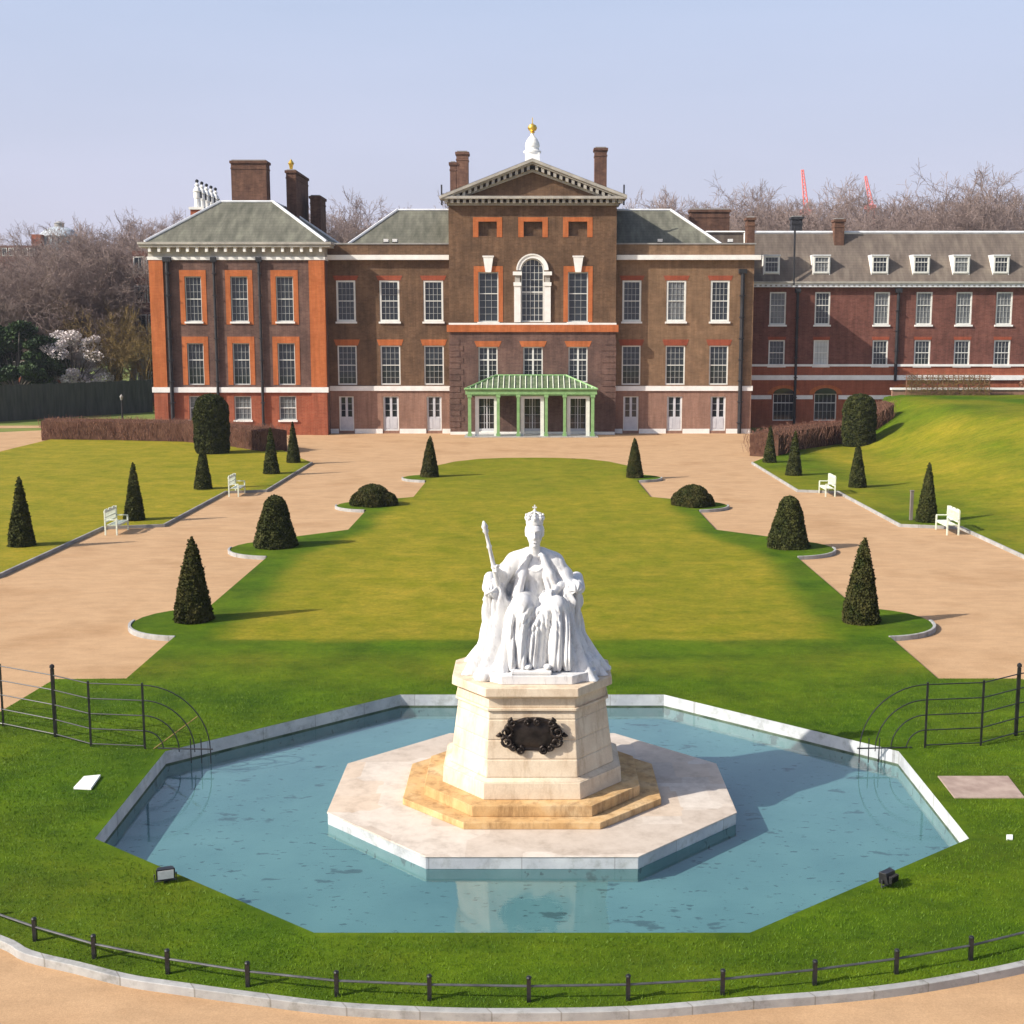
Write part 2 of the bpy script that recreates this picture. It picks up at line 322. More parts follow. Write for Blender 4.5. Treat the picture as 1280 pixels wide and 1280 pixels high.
def np_mesh(name, verts, faces, mat, parent=None, smooth=False, loc=(0, 0, 0)):
    """verts (n,3); faces (m,k) all with k corners"""
    me = bpy.data.meshes.new(name); verts = np.asarray(verts, np.float32); faces = np.asarray(faces, np.int32)
    me.vertices.add(len(verts)); me.vertices.foreach_set("co", verts.ravel())
    k = faces.shape[1]; me.loops.add(faces.size); me.loops.foreach_set("vertex_index", faces.ravel())
    me.polygons.add(len(faces)); me.polygons.foreach_set("loop_start", np.arange(0, faces.size, k, dtype=np.int32))
    me.polygons.foreach_set("loop_total", np.full(len(faces), k, np.int32))
    if smooth: me.polygons.foreach_set("use_smooth", np.ones(len(faces), bool))
    me.materials.append(mat); me.update(calc_edges=True); me.validate()
    o = bpy.data.objects.new(name, me); COL.objects.link(o); o.location = loc
    if parent: o.parent = parent
    return o
rng = np.random.default_rng(7); random.seed(11)
def leaf_quads(c, size, rs=rng, flat=None):
    """c (n,3) centres -> small randomly turned quads"""
    n = len(c); a = rs.normal(size=(n, 3)); a /= np.linalg.norm(a, axis=1)[:, None]
    b_ = rs.normal(size=(n, 3)); b_ -= (b_ * a).sum(1)[:, None] * a; b_ /= np.linalg.norm(b_, axis=1)[:, None]
    s = size * rs.uniform(.6, 1.3, (n, 1)); a = a * s; b_ = b_ * s * .7
    v = np.stack([c - a - b_, c + a - b_, c + a + b_, c - a + b_], 1).reshape(-1, 3)
    return v, np.arange(4 * n).reshape(n, 4)
def prisms(p0, p1, r0, r1, k=3):
    p0 = np.asarray(p0, float); p1 = np.asarray(p1, float); n = len(p0)
    d = p1 - p0; d /= np.linalg.norm(d, axis=1)[:, None] + 1e-9
    ref = np.where(np.abs(d[:, 2:3]) > .9, [[1., 0, 0]], [[0, 0, 1.]])
    a = np.cross(d, ref); a /= np.linalg.norm(a, axis=1)[:, None]; b_ = np.cross(d, a)
    vs = []
    for j in range(k):
        t = 2 * pi * j / k; o = a * cos(t) + b_ * sin(t)
        vs.append(p0 + o * np.asarray(r0)[:, None]); vs.append(p1 + o * np.asarray(r1)[:, None])
    v = np.stack(vs, 1).reshape(-1, 3); base = np.arange(n)[:, None] * 2 * k
    fs = []
    for j in range(k):
        q = (j + 1) % k; fs.append(np.hstack([base + 2 * j, base + 2 * q, base + 2 * q + 1, base + 2 * j + 1]))
    return v, np.concatenate(fs)

# ------------------------------------------------------------------ ground, gravel, lawns, pool
Z_GROUND = -.16; Z_GRAVEL = -.12
POOL = [(-3.24, 17.95), (3.24, 17.95), (7.70, 21.5), (7.79, 26.2), (3.24, 30.45), (-3.24, 30.45), (-7.79, 26.2), (-7.70, 21.5)]
def inside(p, poly):
    c = False; x, y = p; n = len(poly); j = n - 1
    for i in range(n):
        xi, yi = poly[i]; xj, yj = poly[j]
        if (yi > y) != (yj > y) and x < (xj - xi) * (y - yi) / (yj - yi) + xi: c = not c
        j = i
    return c
def inside_np(P, poly):
    c = np.zeros(len(P), bool); x = P[:, 0]; y = P[:, 1]; n = len(poly); j = n - 1
    for i in range(n):
        xi, yi = poly[i]; xj, yj = poly[j]
        if yi != yj: c ^= ((yi > y) != (yj > y)) & (x < (xj - xi) * (y - yi) / (yj - yi) + xi)
        j = i
    return c
def edge_dist(P, poly):
    d = np.full(len(P), 1e9); n = len(poly)
    for i in range(n):
        a = np.array(poly[i]); b_ = np.array(poly[(i + 1) % n]); ab = b_ - a
        t = np.clip(((P - a) @ ab) / (ab @ ab + 1e-12), 0, 1); q = a + t[:, None] * ab
        d = np.minimum(d, np.linalg.norm(P - q, axis=1))
    return d
def sstep(x, a, b_):
    t = np.clip((x - a) / (b_ - a), 0, 1); return t * t * (3 - 2 * t)
def flat_with_hole(name, outer, hole, z, mat):
    polys = [[Vector((x, y, 0)) for x, y in outer], [Vector((x, y, 0)) for x, y in hole]]
    pts = [p for q in polys for p in q]; tris = geometry.tessellate_polygon(polys)
    me = bpy.data.meshes.new(name); F = []
    for t in tris:
        a, b_, c = [pts[i] for i in t]; F.append(t if (b_ - a).cross(c - a).z > 0 else tuple(reversed(t)))
    me.from_pydata([(p.x, p.y, z) for p in pts], [], F); me.materials.append(mat)
    o = bpy.data.objects.new(name, me); COL.objects.link(o); return o
def grow(poly, d, c=(0, 24.2)):
    return [(c[0] + (x - c[0]) * (1 + d), c[1] + (y - c[1]) * (1 + d)) for x, y in poly]
HOLE = grow(POOL, .03)
tag(flat_with_hole("ground", [(-1500, -60), (1500, -60), (1500, 2500), (-1500, 2500)], HOLE, Z_GROUND, M['park']), kind='structure')
tag(flat_with_hole("gravel_path", [(-36, -6), (36, -6), (36, 60), (36, 112.5), (-36, 112.5), (-36, 60)], HOLE, Z_GRAVEL, M['gravel']), kind='structure')

def terrain(x, y):
    """height of the ground: the grassy bank that rises on the right"""
    x = np.asarray(x, float); y = np.asarray(y, float)
    t = sstep(y, 62, 98); x0 = 19.0 + 5.0 * t; x1 = 37 - 4.5 * t
    return 3.12 * sstep(x, x0, x1) * sstep(y, 40, 84)
def lawn(name, outline, step, dryf, hole=None, zf=None, z0=0.0, skirt=True, label=None, sub=None):
    outline = [tuple(p) for p in outline]
    def densify(poly):
        r = []
        for i, p in enumerate(poly):
            q = poly[(i + 1) % len(poly)]; L = hypot(q[0] - p[0], q[1] - p[1]); k = max(1, int(L / step))
            for j in range(k): r.append((p[0] + (q[0] - p[0]) * j / k, p[1] + (q[1] - p[1]) * j / k))
        return r
    O = densify(outline); H = densify(hole) if hole else []
    xs = [p[0] for p in O]; ys = [p[1] for p in O]
    gx, gy = np.meshgrid(np.arange(min(xs), max(xs), step), np.arange(min(ys), max(ys), step))
    P = np.stack([gx.ravel(), gy.ravel()], 1) + rng.uniform(-.2, .2, (gx.size, 2)) * step
    k = inside_np(P, O) & (edge_dist(P, O) > step * .45)
    if H: k &= ~inside_np(P, H) & (edge_dist(P, H) > step * .45)
    P = P[k]; pts = [Vector(p) for p in O + H] + [Vector(p) for p in P]
    nO = len(O); nH = len(H); E = [(i, (i + 1) % nO) for i in range(nO)] + [(nO + i, nO + (i + 1) % nH) for i in range(nH)]
    V_, _, F_, *_r = geometry.delaunay_2d_cdt(pts, E, [], 0, 1e-5)
    V2 = np.array([(v.x, v.y) for v in V_]); F_ = np.array([f for f in F_ if len(f) == 3])
    C = V2[F_].mean(1); k = inside_np(C, O)
    if H: k &= ~inside_np(C, H)
    F_ = F_[k]
    e1 = V2[F_[:, 1]] - V2[F_[:, 0]]; e2 = V2[F_[:, 2]] - V2[F_[:, 0]]
    fl = (e1[:, 0] * e2[:, 1] - e1[:, 1] * e2[:, 0]) < 0; F_[fl] = F_[fl][:, ::-1]
    z = z0 + (zf(V2[:, 0], V2[:, 1]) if zf else np.zeros(len(V2)))
    verts = np.column_stack([V2, z])
    me = bpy.data.meshes.new(name); faces = [tuple(int(i) for i in f) for f in F_]; mi = [0] * len(faces)
    vl = [tuple(v) for v in verts]
    if skirt:
        for ring, rev in ((O, False), (H, True)) if H else ((O, False),):
            if rev: continue
            k0 = len(vl); nn = len(ring)
            for p in ring:
                zz = z0 + (float(zf(p[0], p[1])) if zf else 0); vl.append((p[0], p[1], zz - .004)); vl.append((p[0], p[1], Z_GRAVEL - .06))
            area = sum(ring[i][0] * ring[(i + 1) % nn][1] - ring[(i + 1) % nn][0] * ring[i][1] for i in range(nn))
            for i in range(nn):
                a = k0 + 2 * i; b_ = k0 + 2 * ((i + 1) % nn)
                faces.append((a, a + 1, b_ + 1, b_) if area > 0 else (b_, b_ + 1, a + 1, a)); mi.append(1)
    me.from_pydata(vl, [], faces); me.materials.append(M['grass']); me.materials.append(M['soil'])
    me.polygons.foreach_set("material_index", mi)
    me.polygons.foreach_set("use_smooth", [x == 0 for x in mi])
    at = me.attributes.new("dry", 'FLOAT', 'POINT'); A = np.array(vl)[:, :2]; at.data.foreach_set("value", dryf(A).astype(np.float32))
    o = bpy.data.objects.new(name, me); COL.objects.link(o); tag(o, kind='structure'); return o

def vnoise(P, s, seed=0):
    """cheap smooth value noise on (n,2)"""
    r = np.random.default_rng(seed); T = r.uniform(0, 1, (64, 64)); q = P * s; i = np.floor(q).astype(int); f = q - i; f = f * f * (3 - 2 * f)
    g = lambda a, b_: T[a % 64, b_ % 64]
    return (g(i[:, 0], i[:, 1]) * (1 - f[:, 0]) + g(i[:, 0] + 1, i[:, 1]) * f[:, 0]) * (1 - f[:, 1]) + (g(i[:, 0], i[:, 1] + 1) * (1 - f[:, 0]) + g(i[:, 0] + 1, i[:, 1] + 1) * f[:, 0]) * f[:, 1]

def arc(cx, cy, r, a0, a1, n=10):
    return [(cx + r * cos(radians(a0 + (a1 - a0) * i / n)), cy + r * sin(radians(a0 + (a1 - a0) * i / n))) for i in range(n + 1)]
# the long central lawn: stepped sides with a rounded bay at each clipped tree, mirrored left and right
ISL = [(-10.25, 38.35, 1.95, 258, 92), (-10.3, 51.6, 2.0, 252, 98), (-8.15, 64.35, 1.75, 258, 92), (-6.2, 76.5, 1.55, 262, 90)]
left = [(-10.41, 31.9)]
left += arc(*ISL[0][:3], 265, 95) + arc(*ISL[1][:3], 267, 112) + [(-10.1, 54.6), (-8.67, 55.94), (-8.2, 56.4)]
left += arc(*ISL[2][:3], 269, 95) + [(-7.13, 66.96), (-6.31, 67.6)] + arc(*ISL[3][:3], 270, 97) + [(-6.27, 83.2), (-5.2, 85.8), (-3.64, 87.6), (-1.8, 88.3), (0, 88.44)]
right = [(-x, y) for x, y in reversed(left[:-1])]
FRONT = [(-40, 31.85), (-12.23, 31.83)]
kerb_px = [(0, 1168), (40, 1187.5), (100, 1202), (160, 1217), (210, 1225), (320, 1240), (420, 1252), (530, 1258), (640, 1260), (790, 1257), (940, 1245), (1035, 1238), (1120, 1229), (1200, 1216), (1280, 1200)]
KERB = [G(u, v) for u, v in kerb_px]
def circ3(a, b_, c):
    ax, ay = a; bx, by = b_; cx, cy = c; d = 2 * (ax * (by - cy) + bx * (cy - ay) + cx * (ay - by))
    ux = ((ax * ax + ay * ay) * (by - cy) + (bx * bx + by * by) * (cy - ay) + (cx * cx + cy * cy) * (ay - by)) / d
    uy = ((ax * ax + ay * ay) * (cx - bx) + (bx * bx + by * by) * (ax - cx) + (cx * cx + cy * cy) * (bx - ax)) / d
    return ux, uy, hypot(ax - ux, ay - uy)
KL = [(-13.5, 22.2), (-12.0, 20.6), (-10.2, 19.1)]; KR = [(8.6, 17.8), (10.4, 18.8), (12.2, 20.2), (13.5, 21.5)]
KPATH = KL + KERB + KR
KSM = []
for i in range(len(KPATH) - 1):      # Catmull-Rom smoothing
    p0, p1, p2, p3 = [np.array(KPATH[max(0, min(len(KPATH) - 1, i + k))]) for k in (-1, 0, 1, 2)]
    for t in np.linspace(0, 1, 5)[:-1]:
        KSM.append(tuple(.5 * ((2 * p1) + (-p0 + p2) * t + (2 * p0 - 5 * p1 + 4 * p2 - p3) * t * t + (-p0 + 3 * p1 - 3 * p2 + p3) * t ** 3)))
KSM.append(KPATH[-1])
lawn_out = KSM + [(14.6, 24.5), (15.0, 28.6), (12.5, 31.9)] + [(10.41, 31.9)] + [(-x, y) for x, y in left[1:]] + list(reversed(left[:-1])) + [(-12.23, 31.85), (-12.5, 28.6), (-14.4, 25.5)]
core = [(-10.3, 35.6), (10.3, 35.6), (10.3, 55), (8.2, 57), (8.1, 67), (6.2, 69), (6.2, 83), (3.6, 88), (-3.6, 88), (-6.2, 83), (-6.2, 69), (-8.1, 67), (-8.2, 57), (-10.3, 55)]
def dry_main(P):
    fr = sstep(P[:, 1] + .25 * (vnoise(P, .8, 3) - .5), 35.75, 36.25)
    dd = edge_dist(P, [(-9.4, 30), (9.4, 30), (9.0, 50), (7.6, 56), (7.2, 66), (6.6, 70), (6.3, 110), (-6.3, 110), (-6.6, 70), (-7.2, 66), (-7.6, 56), (-9.0, 50)])
    ins = inside_np(P, [(-9.4, 30), (9.4, 30), (9.0, 50), (7.6, 56), (7.2, 66), (6.6, 70), (6.3, 110), (-6.3, 110), (-6.6, 70), (-7.2, 66), (-7.6, 56), (-9.0, 50)])
    sd = np.where(ins, dd, -dd)
    s = sstep(sd + .8 * (vnoise(P, .35, 5) - .5), -.4, .9)
    return fr * s * (.95 - .42 * sstep(P[:, 1], 60, 84) * (.4 + .6 * vnoise(P, .2, 21))) * (.72 + .28 * vnoise(P, .22, 8)) + (1 - fr * s) * .16 * vnoise(P, .5, 2) + (1 - fr) * .38 * sstep(P[:, 1], 31.3, 33.2) * sstep(35.3 - P[:, 1], 0, 2) * vnoise(P * np.array([.4, 1]), .7, 9)
lawn("lawn", lawn_out, .34, dry_main, hole=POOL)
# side lawns
LL = [(-14.8, 85.4), (-14.8, 70.5), (-16.9, 69.9), (-16.9, 57.9), (-19.45, 57.2), (-19.5, 46), (-21, 40), (-22, 34), (-60, 34), (-60, 95), (-48, 91.2), (-38.7, 92.5), (-38.8, 95.6), (-38.9, 104), (-27, 101.6), (-19, 95.5), (-16.6, 89.5)]
def dry_left(P): return .80 + .2 * vnoise(P, .3, 4) - .45 * sstep(P[:, 0], -15.6, -14.9) - .3 * sstep(P[:, 1], 88, 80) * 0
lawn("lawn_west", LL, .9, dry_left)
RR = [(14.8, 85.4), (14.8, 70.5), (16.9, 69.9), (16.9, 57.9), (19.45, 57.2), (19.5, 46), (22, 36), (60, 36), (60, 113), (31, 113), (27.5, 103), (19, 96), (16.6, 89.5)]
def dry_right(P):
    z = terrain(P[:, 0], P[:, 1])
    d = .30 + .75 * vnoise(P * np.array([1, .6]), .28, 6) - .45 * sstep(P[:, 1], 88, 100) - .35 * sstep(19.5 - P[:, 0], -2, 0)
    return np.clip(d, 0, 1)
lawn("lawn_east", RR, .7, dry_right, zf=terrain)
# far left paths and grass
mb = MB(); mb.poly([(x, y, Z_GROUND + .012) for x, y in [(-70, 96), (-55, 92), (-38.6, 92.3), (-38.9, 104.9), (-42.6, 115), (-50, 110), (-70, 106)]], M['gravel'])
mb.poly([(x, y, Z_GROUND + .012) for x, y in [(-75, 113.6), (-43, 117.2), (-43, 120), (-75, 118.5)]], M['gravel'])
tag(mb.build("far_path"), kind='structure')

# kerbs
def strip_kerb(name, path, w, z0, z1, mat, label, cat, group=None, side=1, bev=.012):
    P = [np.array(p) for p in path]; outp = []
    for i, p in enumerate(P):
        t = P[min(i + 1, len(P) - 1)] - P[max(i - 1, 0)]; t /= np.linalg.norm(t); nrm = np.array([t[1], -t[0]]) * side; outp.append(p + nrm * w)
    rings = [[(a[0], a[1], z0), (b_[0], b_[1], z0), (b_[0], b_[1], z1), (a[0], a[1], z1)] for a, b_ in zip(P, outp)]
    if side < 0: rings = [list(reversed(r)) for r in rings]
    mb = MB(); mb.loft([list(reversed(r)) for r in rings], mat); o = mb.build(name, bevel=bev); tag(o, label, cat, group); return o
strip_kerb("stone_kerb", KSM, .13, Z_GRAVEL - .05, .005, M['kerb'], "long curved pale stone kerb between the front gravel and the fountain lawn", "kerb")
SIDE = ("left", "right")
ORD = ("nearest", "second", "third", "farthest")
topi = ("tall near cone", "blunt bell-shaped yew", "low lobed yew mound", "small far cone by the palace")
for s_ in (-1, 1):
    for k, (cx, cy, r, a0, a1) in enumerate(ISL):
        pa = arc(cx, cy, r + .0, 266, 176, 12)
        if s_ > 0: pa = [(-x, y) for x, y in pa]
        strip_kerb("island_kerb", pa, .09, Z_GRAVEL - .05, .03, M['kerb'], f"curved kerb round the {topi[k]} on the {SIDE[s_ > 0]} of the central lawn", "kerb", "kerbs of the grass bays", side=s_)
# edging kerbs of the side lawns
def edge_kerb(path, label, mat, side):
    return strip_kerb("lawn_edging", path, .10, Z_GRAVEL - .05, .025, mat, label, "kerb", "edgings of the side lawns", side=side)
edge_kerb([(14.8, 85.4), (14.8, 70.5), (16.9, 69.9), (16.9, 57.9), (19.45, 57.2), (19.5, 46), (22, 36)], "pale stone edging along the right lawn and gravel path", M['kerb'], 1)
edge_kerb([(-14.8, 85.4), (-14.8, 70.5), (-16.9, 69.9), (-16.9, 57.9), (-19.45, 57.2), (-19.5, 46), (-21, 40)], "stone edging along the left lawn and gravel path, coloured darker to stand for shade", M['lead'], -1)  # shade on the path-facing side is put into this darker grey

# pool basin, rim, water, platform
ZW = -.31; ZF = -.56
mb = MB()
mb.poly([(x, y, ZF) for x, y in grow(POOL, .02)], M['poolfloor'])
tag(mb.build("pool_floor"), kind='structure')
mb = MB(); inn = POOL; outr = grow(POOL, .012); tops = grow(POOL, .004)
for i in range(8):
    a, b_ = inn[i], inn[(i + 1) % 8]; c, d = tops[i], tops[(i + 1) % 8]
    mb.poly([(a[0], a[1], ZF - .02), (a[0], a[1], ZW - .04), (b_[0], b_[1], ZW - .04), (b_[0], b_[1], ZF - .02)], M['poolfloor'])
    mb.poly([(a[0], a[1], ZW - .04), (a[0], a[1], ZW + .03), (b_[0], b_[1], ZW + .03), (b_[0], b_[1], ZW - .04)], M['algae'])
    mb.poly([(a[0], a[1], ZW + .03), (a[0], a[1], -.004), (b_[0], b_[1], -.004), (b_[0], b_[1], ZW + .03)], M['rim'])
    mb.poly([(a[0], a[1], -.004), (c[0], c[1], -.004), (d[0], d[1], -.004), (b_[0], b_[1], -.004)], M['rim'])
    mb.poly([(c[0], c[1], -.004), (c[0], c[1], -.2), (d[0], d[1], -.2), (d[0], d[1], -.004)], M['rim'])
o = mb.build("pool_basin"); tag(o, "octagonal pool wall of pale stone holding shallow blue-green water", "pool")
mb = MB(); mb.poly([(x, y, ZW) for x, y in POOL], M['water']); tag(mb.build("water"), kind='structure')

CX, CY = 0.0, 24.3
def octo(hw, hf, yf, ys, cx=CX, cy=CY):
    """half width, half front face, front y offset, side corner y offset"""
    return [(cx - hf, cy - yf), (cx + hf, cy - yf), (cx + hw, cy - ys), (cx + hw, cy + ys), (cx + hf, cy + yf), (cx - hf, cy + yf), (cx - hw, cy + ys), (cx - hw, cy - ys)]
mb = MB(); mb.prism(octo(3.825, 1.825, 3.365, 1.357), -.9, ZW - .015, M['poolfloor']); mb.prism(octo(3.83, 1.83, 3.37, 1.36), ZW - .015, -.11, M['rim']); mb.prism(octo(3.845, 1.84, 3.385, 1.365), -.107, -.08, M['paving'])
o = mb.build("fountain_platform", bevel=.012); tag(o, "low octagonal stone platform rising from the pool under the monument", "platform")

ped = empty("monument_pedestal", (CX, CY, -.08)); tag(ped, "tapering octagonal cream stone pedestal with dark bronze cartouche carrying the white statue", "pedestal")
def pl(hw, hf, yf, ys, z0, z1, name, mat, top=None, bevel=.015):
    mb = MB(); a = octo(hw, hf, yf, ys, 0, 0); b_ = octo(*top, 0, 0) if top else a; mb.prism(a, z0, z1, mat, b_); return mb.build(name, ped, bevel=bevel)
pl(2.46, 1.24, 2.2, .98, 0, .13, 'lower_step', M['step']); pl(2.06, 1.10, 1.92, .84, .13, .34, 'upper_step', M['step'])
pl(1.72, .90, 1.62, .66, .34, .66, 'plinth', M['ped'], (1.70, .89, 1.60, .65))
pl(1.68, .88, 1.58, .64, .66, .72, 'plinth_moulding', M['ped'], (1.57, .86, 1.49, .58))
zs = [.72, 1.06, 1.42, 1.80, 1.97]; 
def at_z(z, e=0):
    t = (z - .72) / (2.02 - .72); return (1.57 - .17 * t + e, .85 - .055 * t + e * .5, 1.49 - .15 * t + e, .58 - .05 * t + e * .5)
for i in range(len(zs) - 1):
    pl(*at_z(zs[i]), zs[i], zs[i + 1] - .012, 'shaft_course', M['ped'], at_z(zs[i + 1]), .02)
    if i: pl(*at_z(zs[i], -.012), zs[i] - .03, zs[i] + .01, 'joint', M['ped'], None, 0)
pl(*at_z(1.95, .05), 1.965, 2.015, 'lower_band', M['ped'], None, .012)
pl(*at_z(2.02, .01), 2.015, 2.20, 'frieze', M['ped'], None, .01)
pl(*at_z(2.02, .03), 2.20, 2.25, 'cavetto', M['ped'], at_z(2.02, .11), .006)
pl(*at_z(2.02, .13), 2.25, 2.42, 'top_slab', M['ped'], at_z(2.02, .12), .02)
# cartouche on the front face
mb = MB(); yc = -1.49 + .15 * (1.42 - .72) / 1.3
def cz(v): return W(667, v, CY + yc)[1] + .08
zc = (cz(895) + cz(942)) / 2
hw_, hh = .50, .315
outl = []
for k in range(64):
    t = 2 * pi * k / 64; c, s = cos(t), sin(t); x = hw_ * abs(c) ** .55 * (1 if c > 0 else -1); z = hh * abs(s) ** .6 * (1 if s > 0 else -1)
    w = 1 + .045 * sin(5 * t + .6) + .03 * sin(9 * t); outl.append((x * w, z * w))
rings = []
for q, dy in ((1.0, 0), (1.0, -.05), (.93, -.075), (.86, -.055), (.80, -.05), (.60, -.085), (.3, -.10), (.05, -.105)):
    rings.append([(x * q, yc + .02 + dy, zc + z * q) for x, z in outl])
mb.loft([list(reversed(r)) for r in rings], M['bronze'])
def scroll(x, z, r, d=1, turns=1.3):
    pts = []; rr = []
    for i in range(22):
        t = i / 21; a = d * (pi * 2 * turns * t) + pi / 2; q = r * (1 - .75 * t); pts.append((x + q * cos(a) * 1, yc - .07 - .03 * t, z + q * sin(a))); rr.append(.032 * (1.1 - .5 * t))
    mb.tube(pts, .03, M['bronze'], 6, rr)
for sx in (-1, 1):
    scroll(sx * .47, zc + .08, .13, sx); scroll(sx * .45, zc - .11, .12, -sx); scroll(sx * .36, zc + .25, .08, -sx); scroll(sx * .22, zc - .27, .075, sx); scroll(sx * .10, zc + .27, .06, sx); scroll(sx * .34, zc - .22, .06, -sx)
    mb.tube([(sx * .57, yc - .03, zc + .02), (sx * .63, yc - .05, zc), (sx * .665, yc - .03, zc - .01)], .03, M['bronze'], 6, [.05, .035, .01])
o = mb.build("cartouche", ped, smooth=True)

# ------------------------------------------------------------------ the white marble statue (signed distance sculpt -> surface nets)
def surface_nets(fn, lo, hi, h):
    ax = [np.arange(lo[i], hi[i] + h, h) for i in range(3)]
    X, Y, Z = np.meshgrid(*ax, indexing='ij'); V = fn(X, Y, Z).astype(np.float32)
    S = V < 0; c = lambda A, i, j, k: A[i:A.shape[0] - 1 + i, j:A.shape[1] - 1 + j, k:A.shape[2] - 1 + k]
    cs = [(i, j, k) for i in (0, 1) for j in (0, 1) for k in (0, 1)]
    cnt = sum(c(S, *q).astype(np.int8) for q in cs); mix = (cnt > 0) & (cnt < 8)
    acc = np.zeros(mix.shape + (3,), np.float32); num = np.zeros(mix.shape, np.float32)
    for a in cs:
        for ax_ in range(3):
            if a[ax_]: continue
            b_ = list(a); b_[ax_] = 1; va = c(V, *a); vb = c(V, *b_); cr = (va < 0) != (vb < 0)
            t = np.where(cr, va / np.where(cr, va - vb, 1), 0)
            for d in range(3): acc[..., d] += np.where(cr, a[d] + (t if d == ax_ else 0), 0)
            num += cr
    I = np.argwhere(mix); idx = -np.ones(mix.shape, np.int64); idx[mix] = np.arange(len(I))
    P = (I + acc[mix] / num[mix][:, None]) * h + np.array(lo)
    F = []
    for d in range(3):
        e = [0, 0, 0]; e[d] = 1; sl = [slice(1, -1)] * 3; sl[d] = slice(0, -1); s2 = [slice(1, -1)] * 3; s2[d] = slice(1, None)
        A = S[tuple(sl)]; B = S[tuple(s2)]; q = np.argwhere(A != B)
        if not len(q): continue
        ins = A[tuple(q.T)]; o1, o2 = [(1, 2), (2, 0), (0, 1)][d]; g = q.copy()
        for k in range(3):
            if k != d: g[:, k] += 1
        def cell(da, db):
            r = g.copy(); r[:, o1] -= da; r[:, o2] -= db
            for k in range(3): r[:, k] = np.clip(r[:, k], 0, idx.shape[k] - 1)
            return idx[tuple(r.T)]
        quad = np.stack([cell(1, 1), cell(0, 1), cell(0, 0), cell(1, 0)], 1); quad[~ins] = quad[~ins][:, ::-1]
        F.append(quad[(quad >= 0).all(1)])
    return P, np.concatenate(F)
def ell(X, Y, Z, c, r):
    q = np.sqrt(((X - c[0]) / r[0]) ** 2 + ((Y - c[1]) / r[1]) ** 2 + ((Z - c[2]) / r[2]) ** 2); return (q - 1) * min(r)
def cap_(X, Y, Z, a, b_, ra, rb=None):
    rb = ra if rb is None else rb; d = [b_[i] - a[i] for i in range(3)]; L = sum(x * x for x in d)
    t = np.clip(((X - a[0]) * d[0] + (Y - a[1]) * d[1] + (Z - a[2]) * d[2]) / L, 0, 1)
    return np.sqrt((X - a[0] - t * d[0]) ** 2 + (Y - a[1] - t * d[1]) ** 2 + (Z - a[2] - t * d[2]) ** 2) - (ra + (rb - ra) * t)
def chain(X, Y, Z, pts, rs, k=.06):
    d = None
    for i in range(len(pts) - 1):
        e = cap_(X, Y, Z, pts[i], pts[i + 1], rs[i], rs[i + 1]); d = e if d is None else smin(d, e, k)
    return d
def rbox(X, Y, Z, c, s, r=.03):
    qx = np.abs(X - c[0]) - s[0] + r; qy = np.abs(Y - c[1]) - s[1] + r; qz = np.abs(Z - c[2]) - s[2] + r
    return np.sqrt(np.maximum(qx, 0) ** 2 + np.maximum(qy, 0) ** 2 + np.maximum(qz, 0) ** 2) + np.minimum(np.maximum(qx, np.maximum(qy, qz)), 0) - r
def smin(a, b_, k):
    h = np.clip(.5 + .5 * (b_ - a) / k, 0, 1); return b_ * (1 - h) + a * h - k * h * (1 - h)
def smax(a, b_, k): return -smin(-a, -b_, k)
def ridge(t): s_ = np.sin(t); return 2 * np.abs(s_) ** .75 - 1 + .25 * s_      # rounded folds parted by creases
